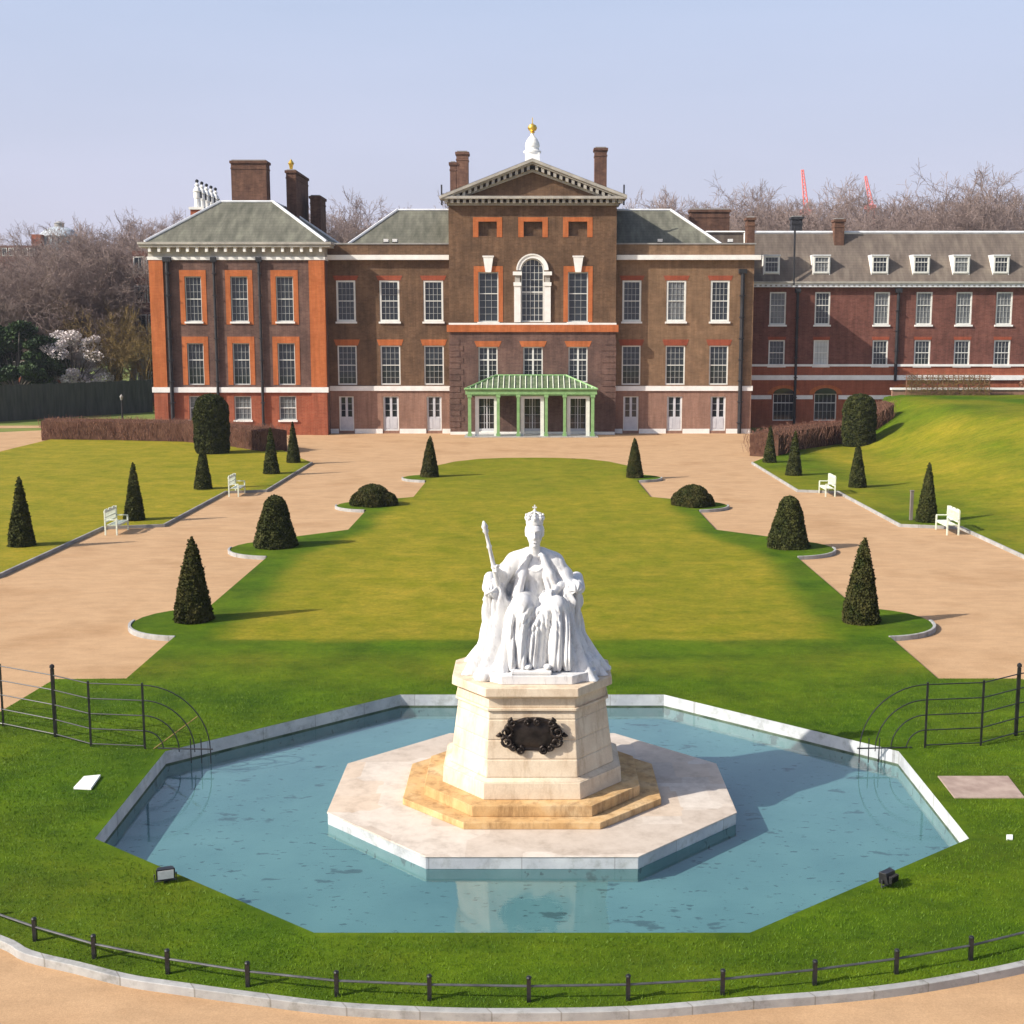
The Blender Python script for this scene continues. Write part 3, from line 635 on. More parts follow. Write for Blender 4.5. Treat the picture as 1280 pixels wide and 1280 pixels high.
def f_body(X, Y, Z):
    # head, face and neck
    d = ell(X, Y, Z, (.02, -.06, 2.69), (.162, .185, .195)); d = smin(d, ell(X, Y, Z, (.02, -.12, 2.585), (.132, .13, .150)), .05)
    d = smin(d, ell(X, Y, Z, (.02, -.20, 2.44), (.05, .04, .045)), .04)
    d = smin(d, cap_(X, Y, Z, (.02, -.245, 2.70), (.02, -.285, 2.60), .018, .028), .02)
    for s in (-1, 1):
        d = smax(d, -ell(X, Y, Z, (.02 + s * .062, -.26, 2.675), (.04, .045, .026)), .02)
        d = np.minimum(d, ell(X, Y, Z, (.02 + s * .060, -.212, 2.673), (.027, .024, .018)))
        d = smin(d, ell(X, Y, Z, (.02 + s * .165, -.04, 2.64), (.02, .035, .055)), .015)
        d = smin(d, cap_(X, Y, Z, (.02 + s * .03, -.235, 2.725), (.02 + s * .10, -.20, 2.725), .014), .02)
    d = smax(d, -cap_(X, Y, Z, (-.03, -.262, 2.525), (.07, -.262, 2.525), .011), .012)
    d = smin(d, cap_(X, Y, Z, (-.015, -.245, 2.508), (.055, -.245, 2.508), .012), .012)
    hair = smin(ell(X, Y, Z, (.02, .0, 2.70), (.188, .19, .21)), ell(X, Y, Z, (.02, .16, 2.62), (.11, .10, .11)), .05)
    d = np.minimum(d, np.where(Y > -.13, hair + .004 * np.sin(Z * 140 + 20 * Y), .3))
    d = smin(d, cap_(X, Y, Z, (.03, .0, 2.16), (.02, -.05, 2.48), .12, .10), .06)
    # torso with a fitted bodice
    t = smin(cap_(X, Y, Z, (-.34, .04, 2.08), (.40, .04, 2.08), .13), ell(X, Y, Z, (.03, .02, 1.93), (.30, .23, .30)), .1)
    t = smin(t, ell(X, Y, Z, (.04, .0, 1.62), (.235, .20, .32)), .08)
    for s in (-1, 1): t = smin(t, ell(X, Y, Z, (.03 + s * .10, -.13, 1.93), (.13, .10, .12)), .10)
    t -= .010 * ridge((X - .03) * 22 / (1 + .0 * Z)) * np.clip((1.95 - Z) * 4, 0, 1)
    necklace = np.abs(np.sqrt((X - .025) ** 2 + ((Z - 2.12)) ** 2) - .17) - .012
    t = np.where((Z < 2.14) & (Y < 0), t - .012 * (necklace < 0), t)
    d = smin(d, t, .05)
    # arms
    ra = chain(X, Y, Z, [(-.42, .03, 2.08), (-.60, -.06, 1.78), (-.70, -.36, 1.98)], [.125, .105, .062], .05)
    la = chain(X, Y, Z, [(.48, .03, 2.07), (.60, -.12, 1.70), (.36, -.46, 1.60)], [.125, .105, .062], .05)
    sl = .012 * ridge(X * 17 + Z * 13 + Y * 5); d = smin(d, ra - sl, .05); d = smin(d, la - sl, .05)
    # hands: palm, four fingers, thumb
    h1 = ell(X, Y, Z, (-.705, -.40, 2.05), (.055, .05, .07))
    for i in range(4): h1 = smin(h1, chain(X, Y, Z, [(-.745, -.395, 2.09 - .035 * i), (-.765, -.46, 2.09 - .035 * i), (-.70, -.485, 2.095 - .035 * i)], [.019, .017, .015], .01), .008)
    h1 = smin(h1, chain(X, Y, Z, [(-.67, -.40, 2.06), (-.655, -.46, 2.10), (-.69, -.485, 2.12)], [.022, .019, .016], .01), .01)
    h2 = ell(X, Y, Z, (.31, -.53, 1.62), (.075, .075, .042))
    for i in range(4): h2 = smin(h2, chain(X, Y, Z, [(.34 - .035 * i, -.58, 1.64), (.33 - .035 * i, -.66 + .006 * abs(i - 1.5), 1.62), (.325 - .035 * i, -.69, 1.57)], [.019, .017, .014], .01), .008)
    h2 = smin(h2, chain(X, Y, Z, [(.25, -.50, 1.62), (.19, -.54, 1.62), (.17, -.585, 1.61)], [.022, .019, .015], .01), .01)
    d = smin(d, smin(h1, h2, .01), .025)
    # seated lap and long gown
    g = smin(chain(X, Y, Z, [(-.12, .1, 1.30), (-.22, -.68, 1.40), (-.24, -.90, .40)], [.26, .185, .205], .1), chain(X, Y, Z, [(.24, .1, 1.30), (.42, -.64, 1.36), (.48, -.86, .40)], [.26, .185, .205], .1), .10)
    t = np.clip((1.35 - Z) / 1.15, 0, 1); rx = .50 + .18 * t; ry = .25 + .15 * t
    sk = (np.sqrt(((X - .09) / rx) ** 2 + ((Y + .54) / ry) ** 2) - 1) * .34; sk = smax(sk, Z - 1.36, .1)
    g = smin(g, sk, .13)
    w1 = X * (11 + 2.0 * Z) + .8 * np.sin(Z * 2.6 + X * 2) + .8 * np.sin(Y * 4 + X * 5); w2 = X * (27 + 4 * Z) + 1.2 * np.sin(Z * 3.3 + 1) + .9 * np.sin(X * 9)
    m_ = np.clip((1.42 - Z) * 3.0, 0, 1)
    g -= m_ * (.062 * ridge(w1) + .020 * ridge(w2))
    # swags of lace falling in a V from the lap
    vv = Z + 1.15 * np.abs(X - .14) ; g -= .020 * ridge(vv * 17) * np.clip((1.50 - Z) * 4, 0, 1) * np.clip((Z - .75) * 3, 0, 1) * (np.abs(X - .14) < .34)
    g = smax(g, .18 - Z, .02); d = smin(d, g, .06)
    for s, x in ((-1, -.10), (1, .26)):
        d = smin(d, ell(X, Y, Z, (x, -1.07, .30), (.075, .13, .05)), .02)
    return d
def f_robe(X, Y, Z):
    AX = np.abs(X)
    # ermine cape sloping from the neck over both upper arms
    d = ell(X, Y, Z, (.03, .22, 1.92), (.50, .26, .40))
    d = smin(d, chain(X, Y, Z, [(-.10, .08, 2.24), (-.36, .08, 2.08), (-.56, .04, 1.86), (-.66, .0, 1.62)], [.12, .165, .16, .15], .12), .12)
    d = smin(d, chain(X, Y, Z, [(.16, .08, 2.24), (.40, .08, 2.07), (.58, .0, 1.82), (.64, -.20, 1.52)], [.12, .165, .16, .15], .12), .12)
    for sx in (-1, 1): d = smin(d, chain(X, Y, Z, [(.03 + sx * .13, -.10, 2.22), (.03 + sx * .27, -.21, 1.88), (.05 + sx * .36, -.24, 1.46)], [.075, .10, .10], .06), .07)
    cape = np.sqrt((X - .03) ** 2 + (Z - 2.42) ** 2); fr = np.clip((1.98 - Z) * 4, 0, 1)
    d -= .034 * ridge(np.arctan2(X - .03, 2.55 - Z) * 12 + Y * 3) * fr
    # mantle thrown over the throne arms and spreading to the floor
    t = np.clip(1 - Z / 1.8, 0, 1); t2 = np.clip((1.25 - Z) / 1.25, 0, 1)
    rx = np.where(X < 0, .81 + .40 * t2 ** 2.1, .74 + .60 * t2 ** 1.9); ry = .46 + .58 * t2 ** 1.1; yc = -.04 + .0 * t
    px = AX / rx; py = np.abs(Y - yc) / ry; q = (px ** 3 + py ** 3) ** (1 / 3); m = (q - 1) * np.minimum(rx, ry) * .85
    top = 1.34 + .40 * sstep(AX, .48, .66) - .50 * sstep(-Y, .35, .95) * sstep(.75 - AX, -.1, .2)
    m = smax(m, Z - top, .09)
    ph = np.arctan2(X, -(Y - yc)); side = np.clip((AX - .42) * 5, 0, 1)
    w1 = ph * 8.5 + .9 * np.sin(Z * 2.0 + np.sign(X) * 1.2) + .5 * np.sin(ph * 5) ; w2 = ph * 19 + 1.1 * np.sin(Z * 2.6 + 2 * ph)
    m -= np.clip((1.75 - Z) * 3, .0, 1) * (.105 * ridge(w1) * (.5 + .5 * t) + .028 * ridge(w2))
    for sx in (-1, 1): m = smin(m, cap_(X, Y, Z, (sx * .82, -.38, 1.63 + .04 * sx), (sx * .79, .45, 1.60), .115) - .018 * ridge(np.arctan2(X - sx * .82, Z - 1.6) * 4 + Y * 6), .05)
    # swags hanging between lap and floor on both sides
    sw = Z * 1.0 + .9 * np.abs(AX - .78); m -= .007 * ridge(sw * 9 + np.sign(X)) * np.clip((Z - .45) * 3, 0, 1) * np.clip((1.6 - Z) * 4, 0, 1)
    # hollow where the gown comes forward between the mantle's edges
    m = smax(m, -ell(X, Y, Z, (.09, -1.05, .55), (.60, .36, 1.25)), .08)
    d = smin(d, m, .08)
    d = smin(d, chain(X, Y, Z, [(-.60, -.78, .14), (-.92, -.98, .08), (-1.08, -.82, .06)], [.12, .10, .06], .06), .10)
    d = smin(d, chain(X, Y, Z, [(1.0, -.55, .18), (1.16, -.30, .14), (1.24, -.05, .08)], [.17, .15, .08], .06), .10)
    return smax(d, -Z + .0, .01)
def f_throne(X, Y, Z):
    d = rbox(X, Y, Z, (0, .40, .72), (.78, .55, .56), .04); d = np.minimum(d, rbox(X, Y, Z, (0, .86, .95), (.70, .09, .82), .05))
    for s in (-1, 1):
        d = np.minimum(d, rbox(X, Y, Z, (s * .74, .42, .98), (.10, .52, .72), .04))
        cy = np.sqrt((X - s * .86) ** 2 + (Z - 1.62) ** 2) - .13; cy = np.maximum(cy, np.abs(Y - .3) - .52)
        gr = .015 * (np.abs(np.sqrt((X - s * .86) ** 2 + (Z - 1.62) ** 2) - .06) < .018) * (Y < -.3)
        d = smin(d, cy + gr, .03); d = np.minimum(d, rbox(X, Y, Z, (s * .82, -.22, .34), (.13, .12, .16), .03))
        d = smin(d, cap_(X, Y, Z, (s * .83, -.24, .5), (s * .84, -.26, 1.6), .085, .055), .04)
    d = np.minimum(d, rbox(X, Y, Z, (0, .42, .21), (.92, .62, .06), .02))
    return d
SZ = 2.34; SY = CY + .02
st = empty("queen_statue", (.03, SY, SZ)); tag(st, "white marble statue of a seated crowned queen holding a sceptre on the stone pedestal", "statue")
h_ = .0155
P, Fq = surface_nets(f_body, (-.86, -1.3, .15), (.82, .48, 2.96), h_); np_mesh("figure", P, Fq, M['marble'], st, True)
P, Fq = surface_nets(f_robe, (-1.42, -1.32, -.03), (1.50, .72, 2.46), h_ * 1.1); np_mesh("robe", P, Fq, M['marble'], st, True)
P, Fq = surface_nets(f_throne, (-1.05, -.42, .10), (1.05, 1.1, 2.1), .022); np_mesh("throne", P, Fq, M['marble'], st, True)
mb = MB(); mb.prism([(x + .06, y) for x, y in octo(1.12, .66, 1.24, .85, 0, 0)], 0, .17, M['marble']); mb.build("statue_base", st, bevel=.015)
mb = MB(); mb.prism([(x, y - .9) for x, y in [(-.42, -.32), (.34, -.32), (.34, .2), (-.42, .2)]], .17, .255, M['marble']); mb.build("footstool", st, bevel=.03)
# crown: band, eight leaves, arches and cross
mb = MB(); cz0 = 2.84; c0 = (.02, -.03)
mb.lathe([(.155, 0), (.166, .0), (.168, .09), (.155, .09)], M['marble'], (c0[0], c0[1], cz0), 28)
mb.lathe([(.15, .02), (.145, .12), (.10, .18), (.02, .20)], M['marble'], (c0[0], c0[1], cz0), 20)
for k in range(8):
    a = 2 * pi * k / 8; x, y = c0[0] + .160 * cos(a), c0[1] + .160 * sin(a)
    mb.lathe([(.02, 0), (.034, .03), (.036, .06), (.018, .085), (.026, .105), (.006, .135)], M['marble'], (x * 1.0, y, cz0 + .07), 7)
    mb.tube([(c0[0] + q * cos(a), c0[1] + q * sin(a), cz0 + z) for q, z in ((.155, .09), (.160, .15), (.12, .205), (.06, .225), (.0, .22))], .014, M['marble'], 6)
mb.lathe([(.005, 0), (.034, .02), (.034, .05), (.005, .07)], M['marble'], (*c0, cz0 + .215), 10)
mb.box(c0[0] - .013, c0[0] + .013, c0[1] - .012, c0[1] + .012, cz0 + .27, cz0 + .365, M['marble']); mb.box(c0[0] - .042, c0[0] + .042, c0[1] - .0125, c0[1] + .0125, cz0 + .305, cz0 + .33, M['marble'])
mb.build("crown", st, smooth=False)
mb = MB(); A = Vector((-.66, -.34, 1.62)); B = Vector((-.94, -.60, 2.98)); P_ = lambda t: A + (B - A) * t
mb.tube([P_(t) for t in (0, .1, .3, .33, .36, .6, .63, .66, .82, .86, .88, .92, .96, 1.0)], .02, M['marble'], 10, [.036, .06, .044, .06, .044, .038, .055, .038, .034, .062, .046, .066, .04, .014])
mb.build("sceptre", st, smooth=True)

# ------------------------------------------------------------------ fences, lamps, slabs, benches
def iron_fence(name, pts, h, label, group, fan=None, rails=5, thick=()):
    r = empty(name, (pts[0][0], pts[0][1], 0)); o0 = Vector((pts[0][0], pts[0][1], 0)); tag(r, label, "fence", group)
    L = [Vector((x, y, 0)) - o0 for x, y in pts]
    for i, p in enumerate(L):
        mb = MB(); w = .036 if i in thick else .021; hh = h + (.12 if i in thick else .03)
        mb.box(p.x - w, p.x + w, p.y - w * .7, p.y + w * .7, -.15, hh, M['iron'])
        if i in thick: mb.lathe([(.02, 0), (.055, .03), (.05, .08), (.01, .11)], M['iron'], (p.x, p.y, hh), 10)
        mb.build("post", r)
    zs_ = [h * (.06 + .94 * k / (rails - 1)) - .02 for k in range(rails)]
    for z in zs_:
        mb = MB(); mb.tube([p + Vector((0, 0, z)) for p in L], .013, M['iron'], 6); mb.build("rail", r)
    if fan:
        mb = MB(); p = L[-1]; d = Vector((fan[0], fan[1], 0)); dl = d.length; d.normalize()
        for k, z in enumerate(zs_[1:]):
            q = dl * (z / zs_[-1]); mb.tube([p + d * (q * sin(t)) + Vector((0, 0, z * cos(t) - (.05 if t > 1.5 else 0))) for t in np.linspace(0, pi / 2, 14)], .013, M['iron'], 6)
        e = p + d * (dl + .05); s = p + d * (dl * .2)
        mb.tube([s + Vector((0, 0, .02)), e + Vector((0, 0, .02))], .016, M['iron'], 6)
        mb.build("curved_end", r)
        mb = MB()
        for q in (.70, .86, 1.0): mb.tube([p + d * dl * q + Vector((0, 0, -.30)), p + d * dl * q + Vector((0, 0, .24 if q < 1 else .03))], .012, M['iron'], 6)
        mb.build("foot_bars", r)
    return r
iron_fence("estate_fence", [(-15.2, 28.9), (-13.55, 28.45), (-11.93, 27.91), (-10.47, 27.15), (-9.47, 26.5), (-8.27, 26.35)], 1.42, "black iron rail fence left of the pool ending in a curved fan at the water", "fences either side of the pool", (1.42, -.08), thick=(3,))
iron_fence("estate_fence", [(14.6, 29.3), (12.9, 28.3), (11.3, 27.6), (10.67, 27.25), (9.66, 26.56), (8.41, 26.4)], 1.42, "black iron rail fence right of the pool ending in a curved fan at the water", "fences either side of the pool", (-1.42, -.08), thick=(3,))
mb = MB(); a = Vector((*G(192, 936), 0)); mb.tube([a, Vector((a.x + .95, a.y + .05, .70))], .013, M['twig_olive'], 6); tag(mb.build("wooden_pole"), "thin pale pole leaning in the grass against the left curved fence end", "pole")

hp = [(44, 1176), (118, 1198), (210, 1217), (310, 1233), (421, 1245), (537, 1250), (661, 1252), (785, 1250), (903, 1243), (1018, 1231), (1120, 1217), (1213, 1200)]
HP = [(-11.2, 20.3), (-9.85, 19.25), (-8.5, 18.4)] + [G(u, v) for u, v in hp] + [(7.38, 17.62), (8.5, 18.2), (9.7, 19.0), (10.9, 20.0)]
r = empty("hoop_rail", (HP[0][0], HP[0][1], 0)); tag(r, "low black single-rail fence curving along the front edge of the fountain lawn", "low fence")
for x, y in HP:
    mb = MB(); mb.box(x - HP[0][0] - .028, x - HP[0][0] + .028, y - HP[0][1] - .028, y - HP[0][1] + .028, -.1, .33, M['iron']); mb.lathe([(.036, 0), (.04, .012), (.03, .03), (.004, .04)], M['iron'], (x - HP[0][0], y - HP[0][1], .33), 8)
    mb.build("post", r)
mb = MB(); mb.tube([(x - HP[0][0], y - HP[0][1], .22) for x, y in HP], .017, M['steel'], 8); mb.build("rail", r)

def floodlight(x, y, rz, label):
    r = empty("floodlight", (x, y, 0), rz); tag(r, label, "floodlight", "floodlights beside the pool")
    mb = MB(); mb.prism([(-.12, -.07), (.12, -.07), (.15, .09), (-.15, .09)], .07, .25, M['iron'], [(-.12, -.02), (.12, -.02), (.15, .10), (-.15, .10)])
    for k in range(5): mb.box(-.10 + .045 * k, -.09 + .045 * k, -.12, -.06, .10, .22, M['iron'])
    mb.build("casing", r, bevel=.01)
    mb = MB(); mb.box(-.125, .125, .101, .108, .09, .23, M['lampw']); mb.build("lens", r)
    mb = MB(); mb.tube([(-.17, .02, .15), (-.17, .02, .03), (.17, .02, .03), (.17, .02, .15)], .013, M['steel'], 6); mb.box(-.03, .03, -.01, .05, -.1, .03, M['iron']); mb.build("bracket", r)
    return r
fl = floodlight(*G(207, 1102), radians(200), "small floodlight with pale glass on the grass at the front left pool edge")
floodlight(*G(1111, 1108), radians(40), "small black floodlight on the grass at the front right pool edge")
def px_slab(name, px, z, t, mat, label, cat, bevel=.006):
    q = [G(u, v) for u, v in px]; mb = MB(); mb.prism(list(reversed(q)), z - t, z, mat); return tag(mb.build(name, bevel=bevel), label, cat)
px_slab("flat_board", [(92, 987), (105, 973), (126, 971), (114, 988)], .05, .045, M['board'], "small flat white board lying on the grass left of the pool", "board")
px_slab("paving_slab", [(1172, 971), (1260, 971), (1281, 998), (1193, 998)], .022, .08, M['slab'], "rectangle of worn pinkish flagstones set in the grass right of the pool", "paving")
px_slab("white_marker", [(1258, 1050), (1266, 1050), (1266, 1045), (1258, 1045)], .03, .06, M['board'], "tiny white marker peg in the grass right of the pool", "marker")

def bench(x, y, rz, label):
    r = empty("garden_bench", (x, y, Z_GRAVEL), rz); tag(r, label, "bench", "white benches along the gravel paths")
    # seat faces +x, length along y
    m_ = M['bench']; Lh = .78
    mb = MB()
    for k in range(5): mb.box(-.20 + .10 * k, -.12 + .10 * k, -Lh, Lh, .43, .455, m_)
    mb.box(.22, .25, -Lh, Lh, .36, .43, m_); mb.box(-.24, -.21, -Lh, Lh, .36, .43, m_); mb.build("seat", r)
    mb = MB(); mb.box(-.30, -.26, -Lh, Lh, .98, 1.06, m_); mb.box(-.27, -.23, -Lh, Lh, .55, .60, m_); mb.box(-.28, -.25, -Lh, Lh, .76, .79, m_)
    for k in range(13): yy = -Lh + .06 + k * (2 * Lh - .12) / 12; mb.box(-.285, -.25, yy - .018, yy + .018, .6, .98, m_)
    for k in range(3):      # raised ornamental panels
        yy = -.5 + .5 * k; mb.extr_y([(0, 0)] * 0 or [(-.30, 1.06), (-.26, 1.06), (-.26, 1.12), (-.30, 1.12)], yy - .16, yy + .16, m_)
    mb.build("backrest", r)
    for s in (-1, 1):
        mb = MB(); mb.box(-.25, .27, s * Lh - .03, s * Lh + .03, .66, .70, m_); mb.build("armrest", r)
        for xx, hh in ((.22, .66), (-.28, 1.10)):
            mb = MB(); mb.box(xx, xx + .06, s * Lh - .03 if s > 0 else s * Lh - .03, s * Lh + .03, 0, hh, m_); mb.build("leg", r)
    return r
bx1, by1 = -18.55, 56.45; 
bench(-18.5, 56.35, 0, "nearer of the two white slatted garden benches on the left path edge")
bench(-16.1, 69.3, 0, "farther of the two white slatted garden benches on the left path edge")
bench(18.5, 56.35, pi, "nearer of the two white slatted garden benches on the right path edge")
bench(16.1, 69.3, pi, "farther of the two white slatted garden benches on the right path edge")
mb = MB(); mb.box(-.07, .07, -.07, .07, -.1, 1.35, M['bark']); mb.box(-.09, .09, -.09, .09, 1.35, 1.4, M['bark']); tag(mb.build("marker_post", loc=(17.75, 59.3, 0), bevel=.01), "short brownish wooden post beside the right lawn's near cone yew", "post")

# ------------------------------------------------------------------ the palace
YW = 110.5; YL = YW - 1.6; YC = YW - 1.2; YR = 117.5; ZB = Z_GRAVEL
pal = empty("brick_palace", (0, YW, 0)); tag(pal, "large brown and red brick palace with pedimented centre, sash windows and hipped slate roofs", "palace")
rg = empty("brick_range", (32, YR, 0)); tag(rg, "long lower dark red brick wing right of the palace with white dormers in its roof", "building")
def child(mb, name, root, bevel=0, parent=None):
    """mesh built in world coordinates, parented to a thing (or to one of its parts)"""
    rl = root.location; mb.v = [(x - rl.x, y - rl.y, z - rl.z) for x, y, z in mb.v]
    return mb.build(name, parent or root, bevel=bevel)
def wx(u, v, Y): return W(u, v, Y)[0]
def wz(v, Y): return W(665, v, Y)[1]
def rect(Y, u0, u1, v0, v1):
    vm = (v0 + v1) / 2; return (wx(u0, vm, Y), wx(u1, vm, Y), wz(v1, Y), wz(v0, Y))
def wall(mb, x0, x1, z0, z1, Y, holes, mat, depth=.3, reveal=None):
    xs = sorted({x0, x1} | {min(max(h[i], x0), x1) for h in holes for i in (0, 1)}); zs_ = sorted({z0, z1} | {min(max(h[i], z0), z1) for h in holes for i in (2, 3)})
    for i in range(len(xs) - 1):
        for j in range(len(zs_) - 1):
            cx, cz_ = (xs[i] + xs[i + 1]) / 2, (zs_[j] + zs_[j + 1]) / 2
            if any(h[0] < cx < h[1] and h[2] < cz_ < h[3] for h in holes): continue
            mb.poly([(xs[i], Y, zs_[j]), (xs[i + 1], Y, zs_[j]), (xs[i + 1], Y, zs_[j + 1]), (xs[i], Y, zs_[j + 1])], mat)
    rv = reveal or mat
    for a, b_, c, d in holes:
        if d <= z0 or c >= z1: continue
        c2, d2 = max(c, z0), min(d, z1)
        mb.poly([(a, Y, c2), (a, Y, d2), (a, Y + depth, d2), (a, Y + depth, c2)], rv); mb.poly([(b_, Y, c2), (b_, Y + depth, c2), (b_, Y + depth, d2), (b_, Y, d2)], rv)
        if d2 == d: mb.poly([(a, Y, d2), (b_, Y, d2), (b_, Y + depth, d2), (a, Y + depth, d2)], rv)
        if c2 == c: mb.poly([(a, Y, c2), (a, Y + depth, c2), (b_, Y + depth, c2), (b_, Y, c2)], rv)
def sash(root, h, Y, cols=3, rows=6, box=.07, inset=.12, sill=True, name='window', style='sash', pane=None, arch=False, mat=None):
    x0, x1, z0, z1 = h; e = .004; x0 += e; x1 -= e; z0 += e; z1 -= e; yf = Y + inset; m_ = mat or M['white']; mb = MB()
    b2 = box
    mb.box(x0, x0 + b2, yf, yf + .14, z0, z1, m_); mb.box(x1 - b2, x1, yf, yf + .14, z0, z1, m_)
    mb.box(x0 + b2, x1 - b2, yf, yf + .14, z1 - b2, z1, m_); mb.box(x0 + b2, x1 - b2, yf - .01, yf + .14, z0, z0 + b2 * 1.1, m_)
    a, b_, c, d = x0 + b2, x1 - b2, z0 + b2 * 1.1, z1 - b2; t = .0135; g_ = M['bar'] if mat is None else m_
    if style == 'sash':
        zm = (c + d) / 2 + (.0 if rows % 2 == 0 else (d - c) / rows / 2); mb.box(a, b_, yf + .02, yf + .12, zm - .035, zm + .035, m_)
        for i in range(1, cols): xx = a + (b_ - a) * i / cols; mb.box(xx - t, xx + t, yf + .05, yf + .10, c, d, g_)
        for i in range(1, rows):
            zz = c + (d - c) * i / rows
            if abs(zz - zm) > .06: mb.box(a, b_, yf + .055, yf + .095, zz - t, zz + t, g_)
    elif style == 'cross':
        xm = (a + b_) / 2; zt = c + (d - c) * .64; mb.box(xm - .075, xm + .075, yf + .01, yf + .12, c, d, m_); mb.box(a, xm - .075, yf + .02, yf + .12, zt - .05, zt + .05, m_); mb.box(xm + .075, b_, yf + .02, yf + .12, zt - .05, zt + .05, m_)
        for q in (.25, .75): xx = a + (b_ - a) * q; mb.box(xx - .012, xx + .012, yf + .06, yf + .09, c, d, m_)
        for q in (.16, .32, .48, .82): zz = c + (d - c) * q; mb.box(a, b_, yf + .062, yf + .088, zz - .012, zz + .012, m_)
    elif style == 'door':
        xm = (a + b_) / 2; zp = c + (d - c) * .40; g = M['greyp']
        mb.box(a, b_, yf + .03, yf + .1, c, zp, g); mb.box(xm - .10, xm + .10, yf + .02, yf + .11, c, d, g)
        for q in (a, b_ - .09): mb.box(q, q + .09, yf + .03, yf + .1, zp, d, g)
        for p, q in ((a + .1, xm - .14), (xm + .14, b_ - .1)): mb.box(p, q, yf + .005, yf + .03, c + .12, zp - .12, g)
        for q in (.33, .66): zz = zp + (d - zp) * q; mb.box(a, b_, yf + .062, yf + .088, zz - .014, zz + .014, g)
    elif style == 'french':
        for q in (.333, .5, .667): xx = a + (b_ - a) * q; w = .05 if q == .5 else .02; mb.box(xx - w, xx + w, yf + .04, yf + .1, c, d, M['greyp'])
        for q in (.25, .5, .75): zz = c + (d - c) * q; mb.box(a, b_, yf + .062, yf + .088, zz - .014, zz + .014, M['greyp'])
        mb.box(a, b_, yf + .03, yf + .105, c, c + .22, M['greyp'])
    w = child(mb, name, root)
    mb = MB(); yp = yf + .10
    # each sash pane leans by a hair, as old glass does
    ta, tb = random.uniform(-.012, .012), random.uniform(-.012, .012)
    mb.poly([(a - .01, yp, c - .01), (b_ + .01, yp + ta, c - .01), (b_ + .01, yp + ta + tb, d + .01), (a - .01, yp + tb, d + .01)], pane or (M['netted'] if style == 'sash' and random.random() < .16 else M['glass']))
    child(mb, "pane", root, parent=w)
    if sill:
        mb = MB(); mb.box(x0 - .10, x1 + .10, Y - .12, yf - .012, z0 - .16, z0 - .004, M['stone']); child(mb, "sill", root, parent=w)
    return w
def surround(root, h, Y, w, mat, top=None, bottom=0.0, proud=.025):
    x0, x1, z0, z1 = h; mb = MB(); t = top or w
    mb.box(x0 - w, x0, Y - proud, Y + .2, z0 - bottom, z1, mat); mb.box(x1, x1 + w, Y - proud, Y + .2, z0 - bottom, z1, mat); mb.box(x0 - w, x1 + w, Y - proud, Y + .2, z1, z1 + t, mat)
    return child(mb, "brick_surround", root)
def lintel(root, h, Y, mat, t=.5, e=.22):
    x0, x1, z0, z1 = h; mb = MB(); mb.extr_y([(x0 - e * .4, z1 + .004), (x1 + e * .4, z1 + .004), (x1 + e, z1 + t), (x0 - e, z1 + t)], Y - .02, Y + .2, mat); return child(mb, "brick_lintel", root)
def band(root, x0, x1, z0, z1, Y, mat, name="stone_band", proud=.08, depth=.2):
    mb = MB(); mb.box(x0, x1, Y - proud, Y + depth, z0, z1, mat); return child(mb, name, root)
def shell(root, x0, x1, y0, y1, z0, z1, mat, name="side_wall", sides=(1, 1, 1)):
    mb = MB()
    if sides[0]: mb.poly([(x0, y1, z0), (x0, y0, z0), (x0, y0, z1), (x0, y1, z1)], mat)
    if sides[1]: mb.poly([(x1, y0, z0), (x1, y1, z0), (x1, y1, z1), (x1, y0, z1)], mat)
    if sides[2]: mb.poly([(x1, y1, z0), (x0, y1, z0), (x0, y1, z1), (x1, y1, z1)], mat)
    return child(mb, name, root)
def pipe(root, x, Y, z0, z1, w=.11, mat=None):
    mb = MB(); m_ = mat or M['pipe']; mb.tube([(x, Y - w - .05, z0), (x, Y - w - .05, z1)], w, m_, 8)
    mb.box(x - w * 2.0, x + w * 2.0, Y - .40, Y - .01, z1, z1 + .38, m_)
    for k in range(int((z1 - z0) / 1.8)): mb.box(x - w * 1.35, x + w * 1.35, Y - w * 2.2 - .06, Y - .005, z0 + .9 + 1.8 * k, z0 + .98 + 1.8 * k, m_)
    return child(mb, "downpipe", root)
def chimney(root, x0, x1, y0, y1, z0, z1, mat=None, pots=0, name="chimney"):
    m_ = mat or M['chim']; mb = MB(); mb.box(x0, x1, y0, y1, z0, z1, m_); mb.box(x0 - .10, x1 + .10, y0 - .10, y1 + .10, z1, z1 + .22, m_); mb.box(x0 - .04, x1 + .04, y0 - .04, y1 + .04, z1 - .5, z1 - .38, m_)
    mb.box(x0 + .06, x1 - .06, y0 + .06, y1 - .06, z1 + .22, z1 + .32, M['lead'])
    return child(mb, name, root)

# --- left pavilion
xl0, xl1 = wx(190.5, 430, YL), wx(407.5, 430, YL); zc0 = wz(325, YL); zb0, zb1 = wz(490.5, YL), wz(484, YL)
colsL = [(231.5, 252), (288.5, 310), (345.2, 366.8)]
row1 = [rect(YL, a, b_, 345.5, 402) for a, b_ in colsL]
row2 = [(r_[0], r_[1], wz(481, YL), wz(429, YL)) for r_ in row1]
row3 = [(r_[0], r_[1], wz(525, YL), wz(495, YL)) for r_ in row1]
mb = MB(); wall(mb, xl0, xl1, zb0, zc0 + .1, YL, row1 + row2, M['brick_purple']); child(mb, "upper_wall", pal)
mb = MB(); wall(mb, xl0, xl1, ZB - .1, zb0, YL, row3, M['brick_red']); child(mb, "ground_floor_wall", pal)
for h in row1: sash(pal, h, YL, 4, 6); surround(pal, h, YL, .42, M['rubbed'], .52, .25)
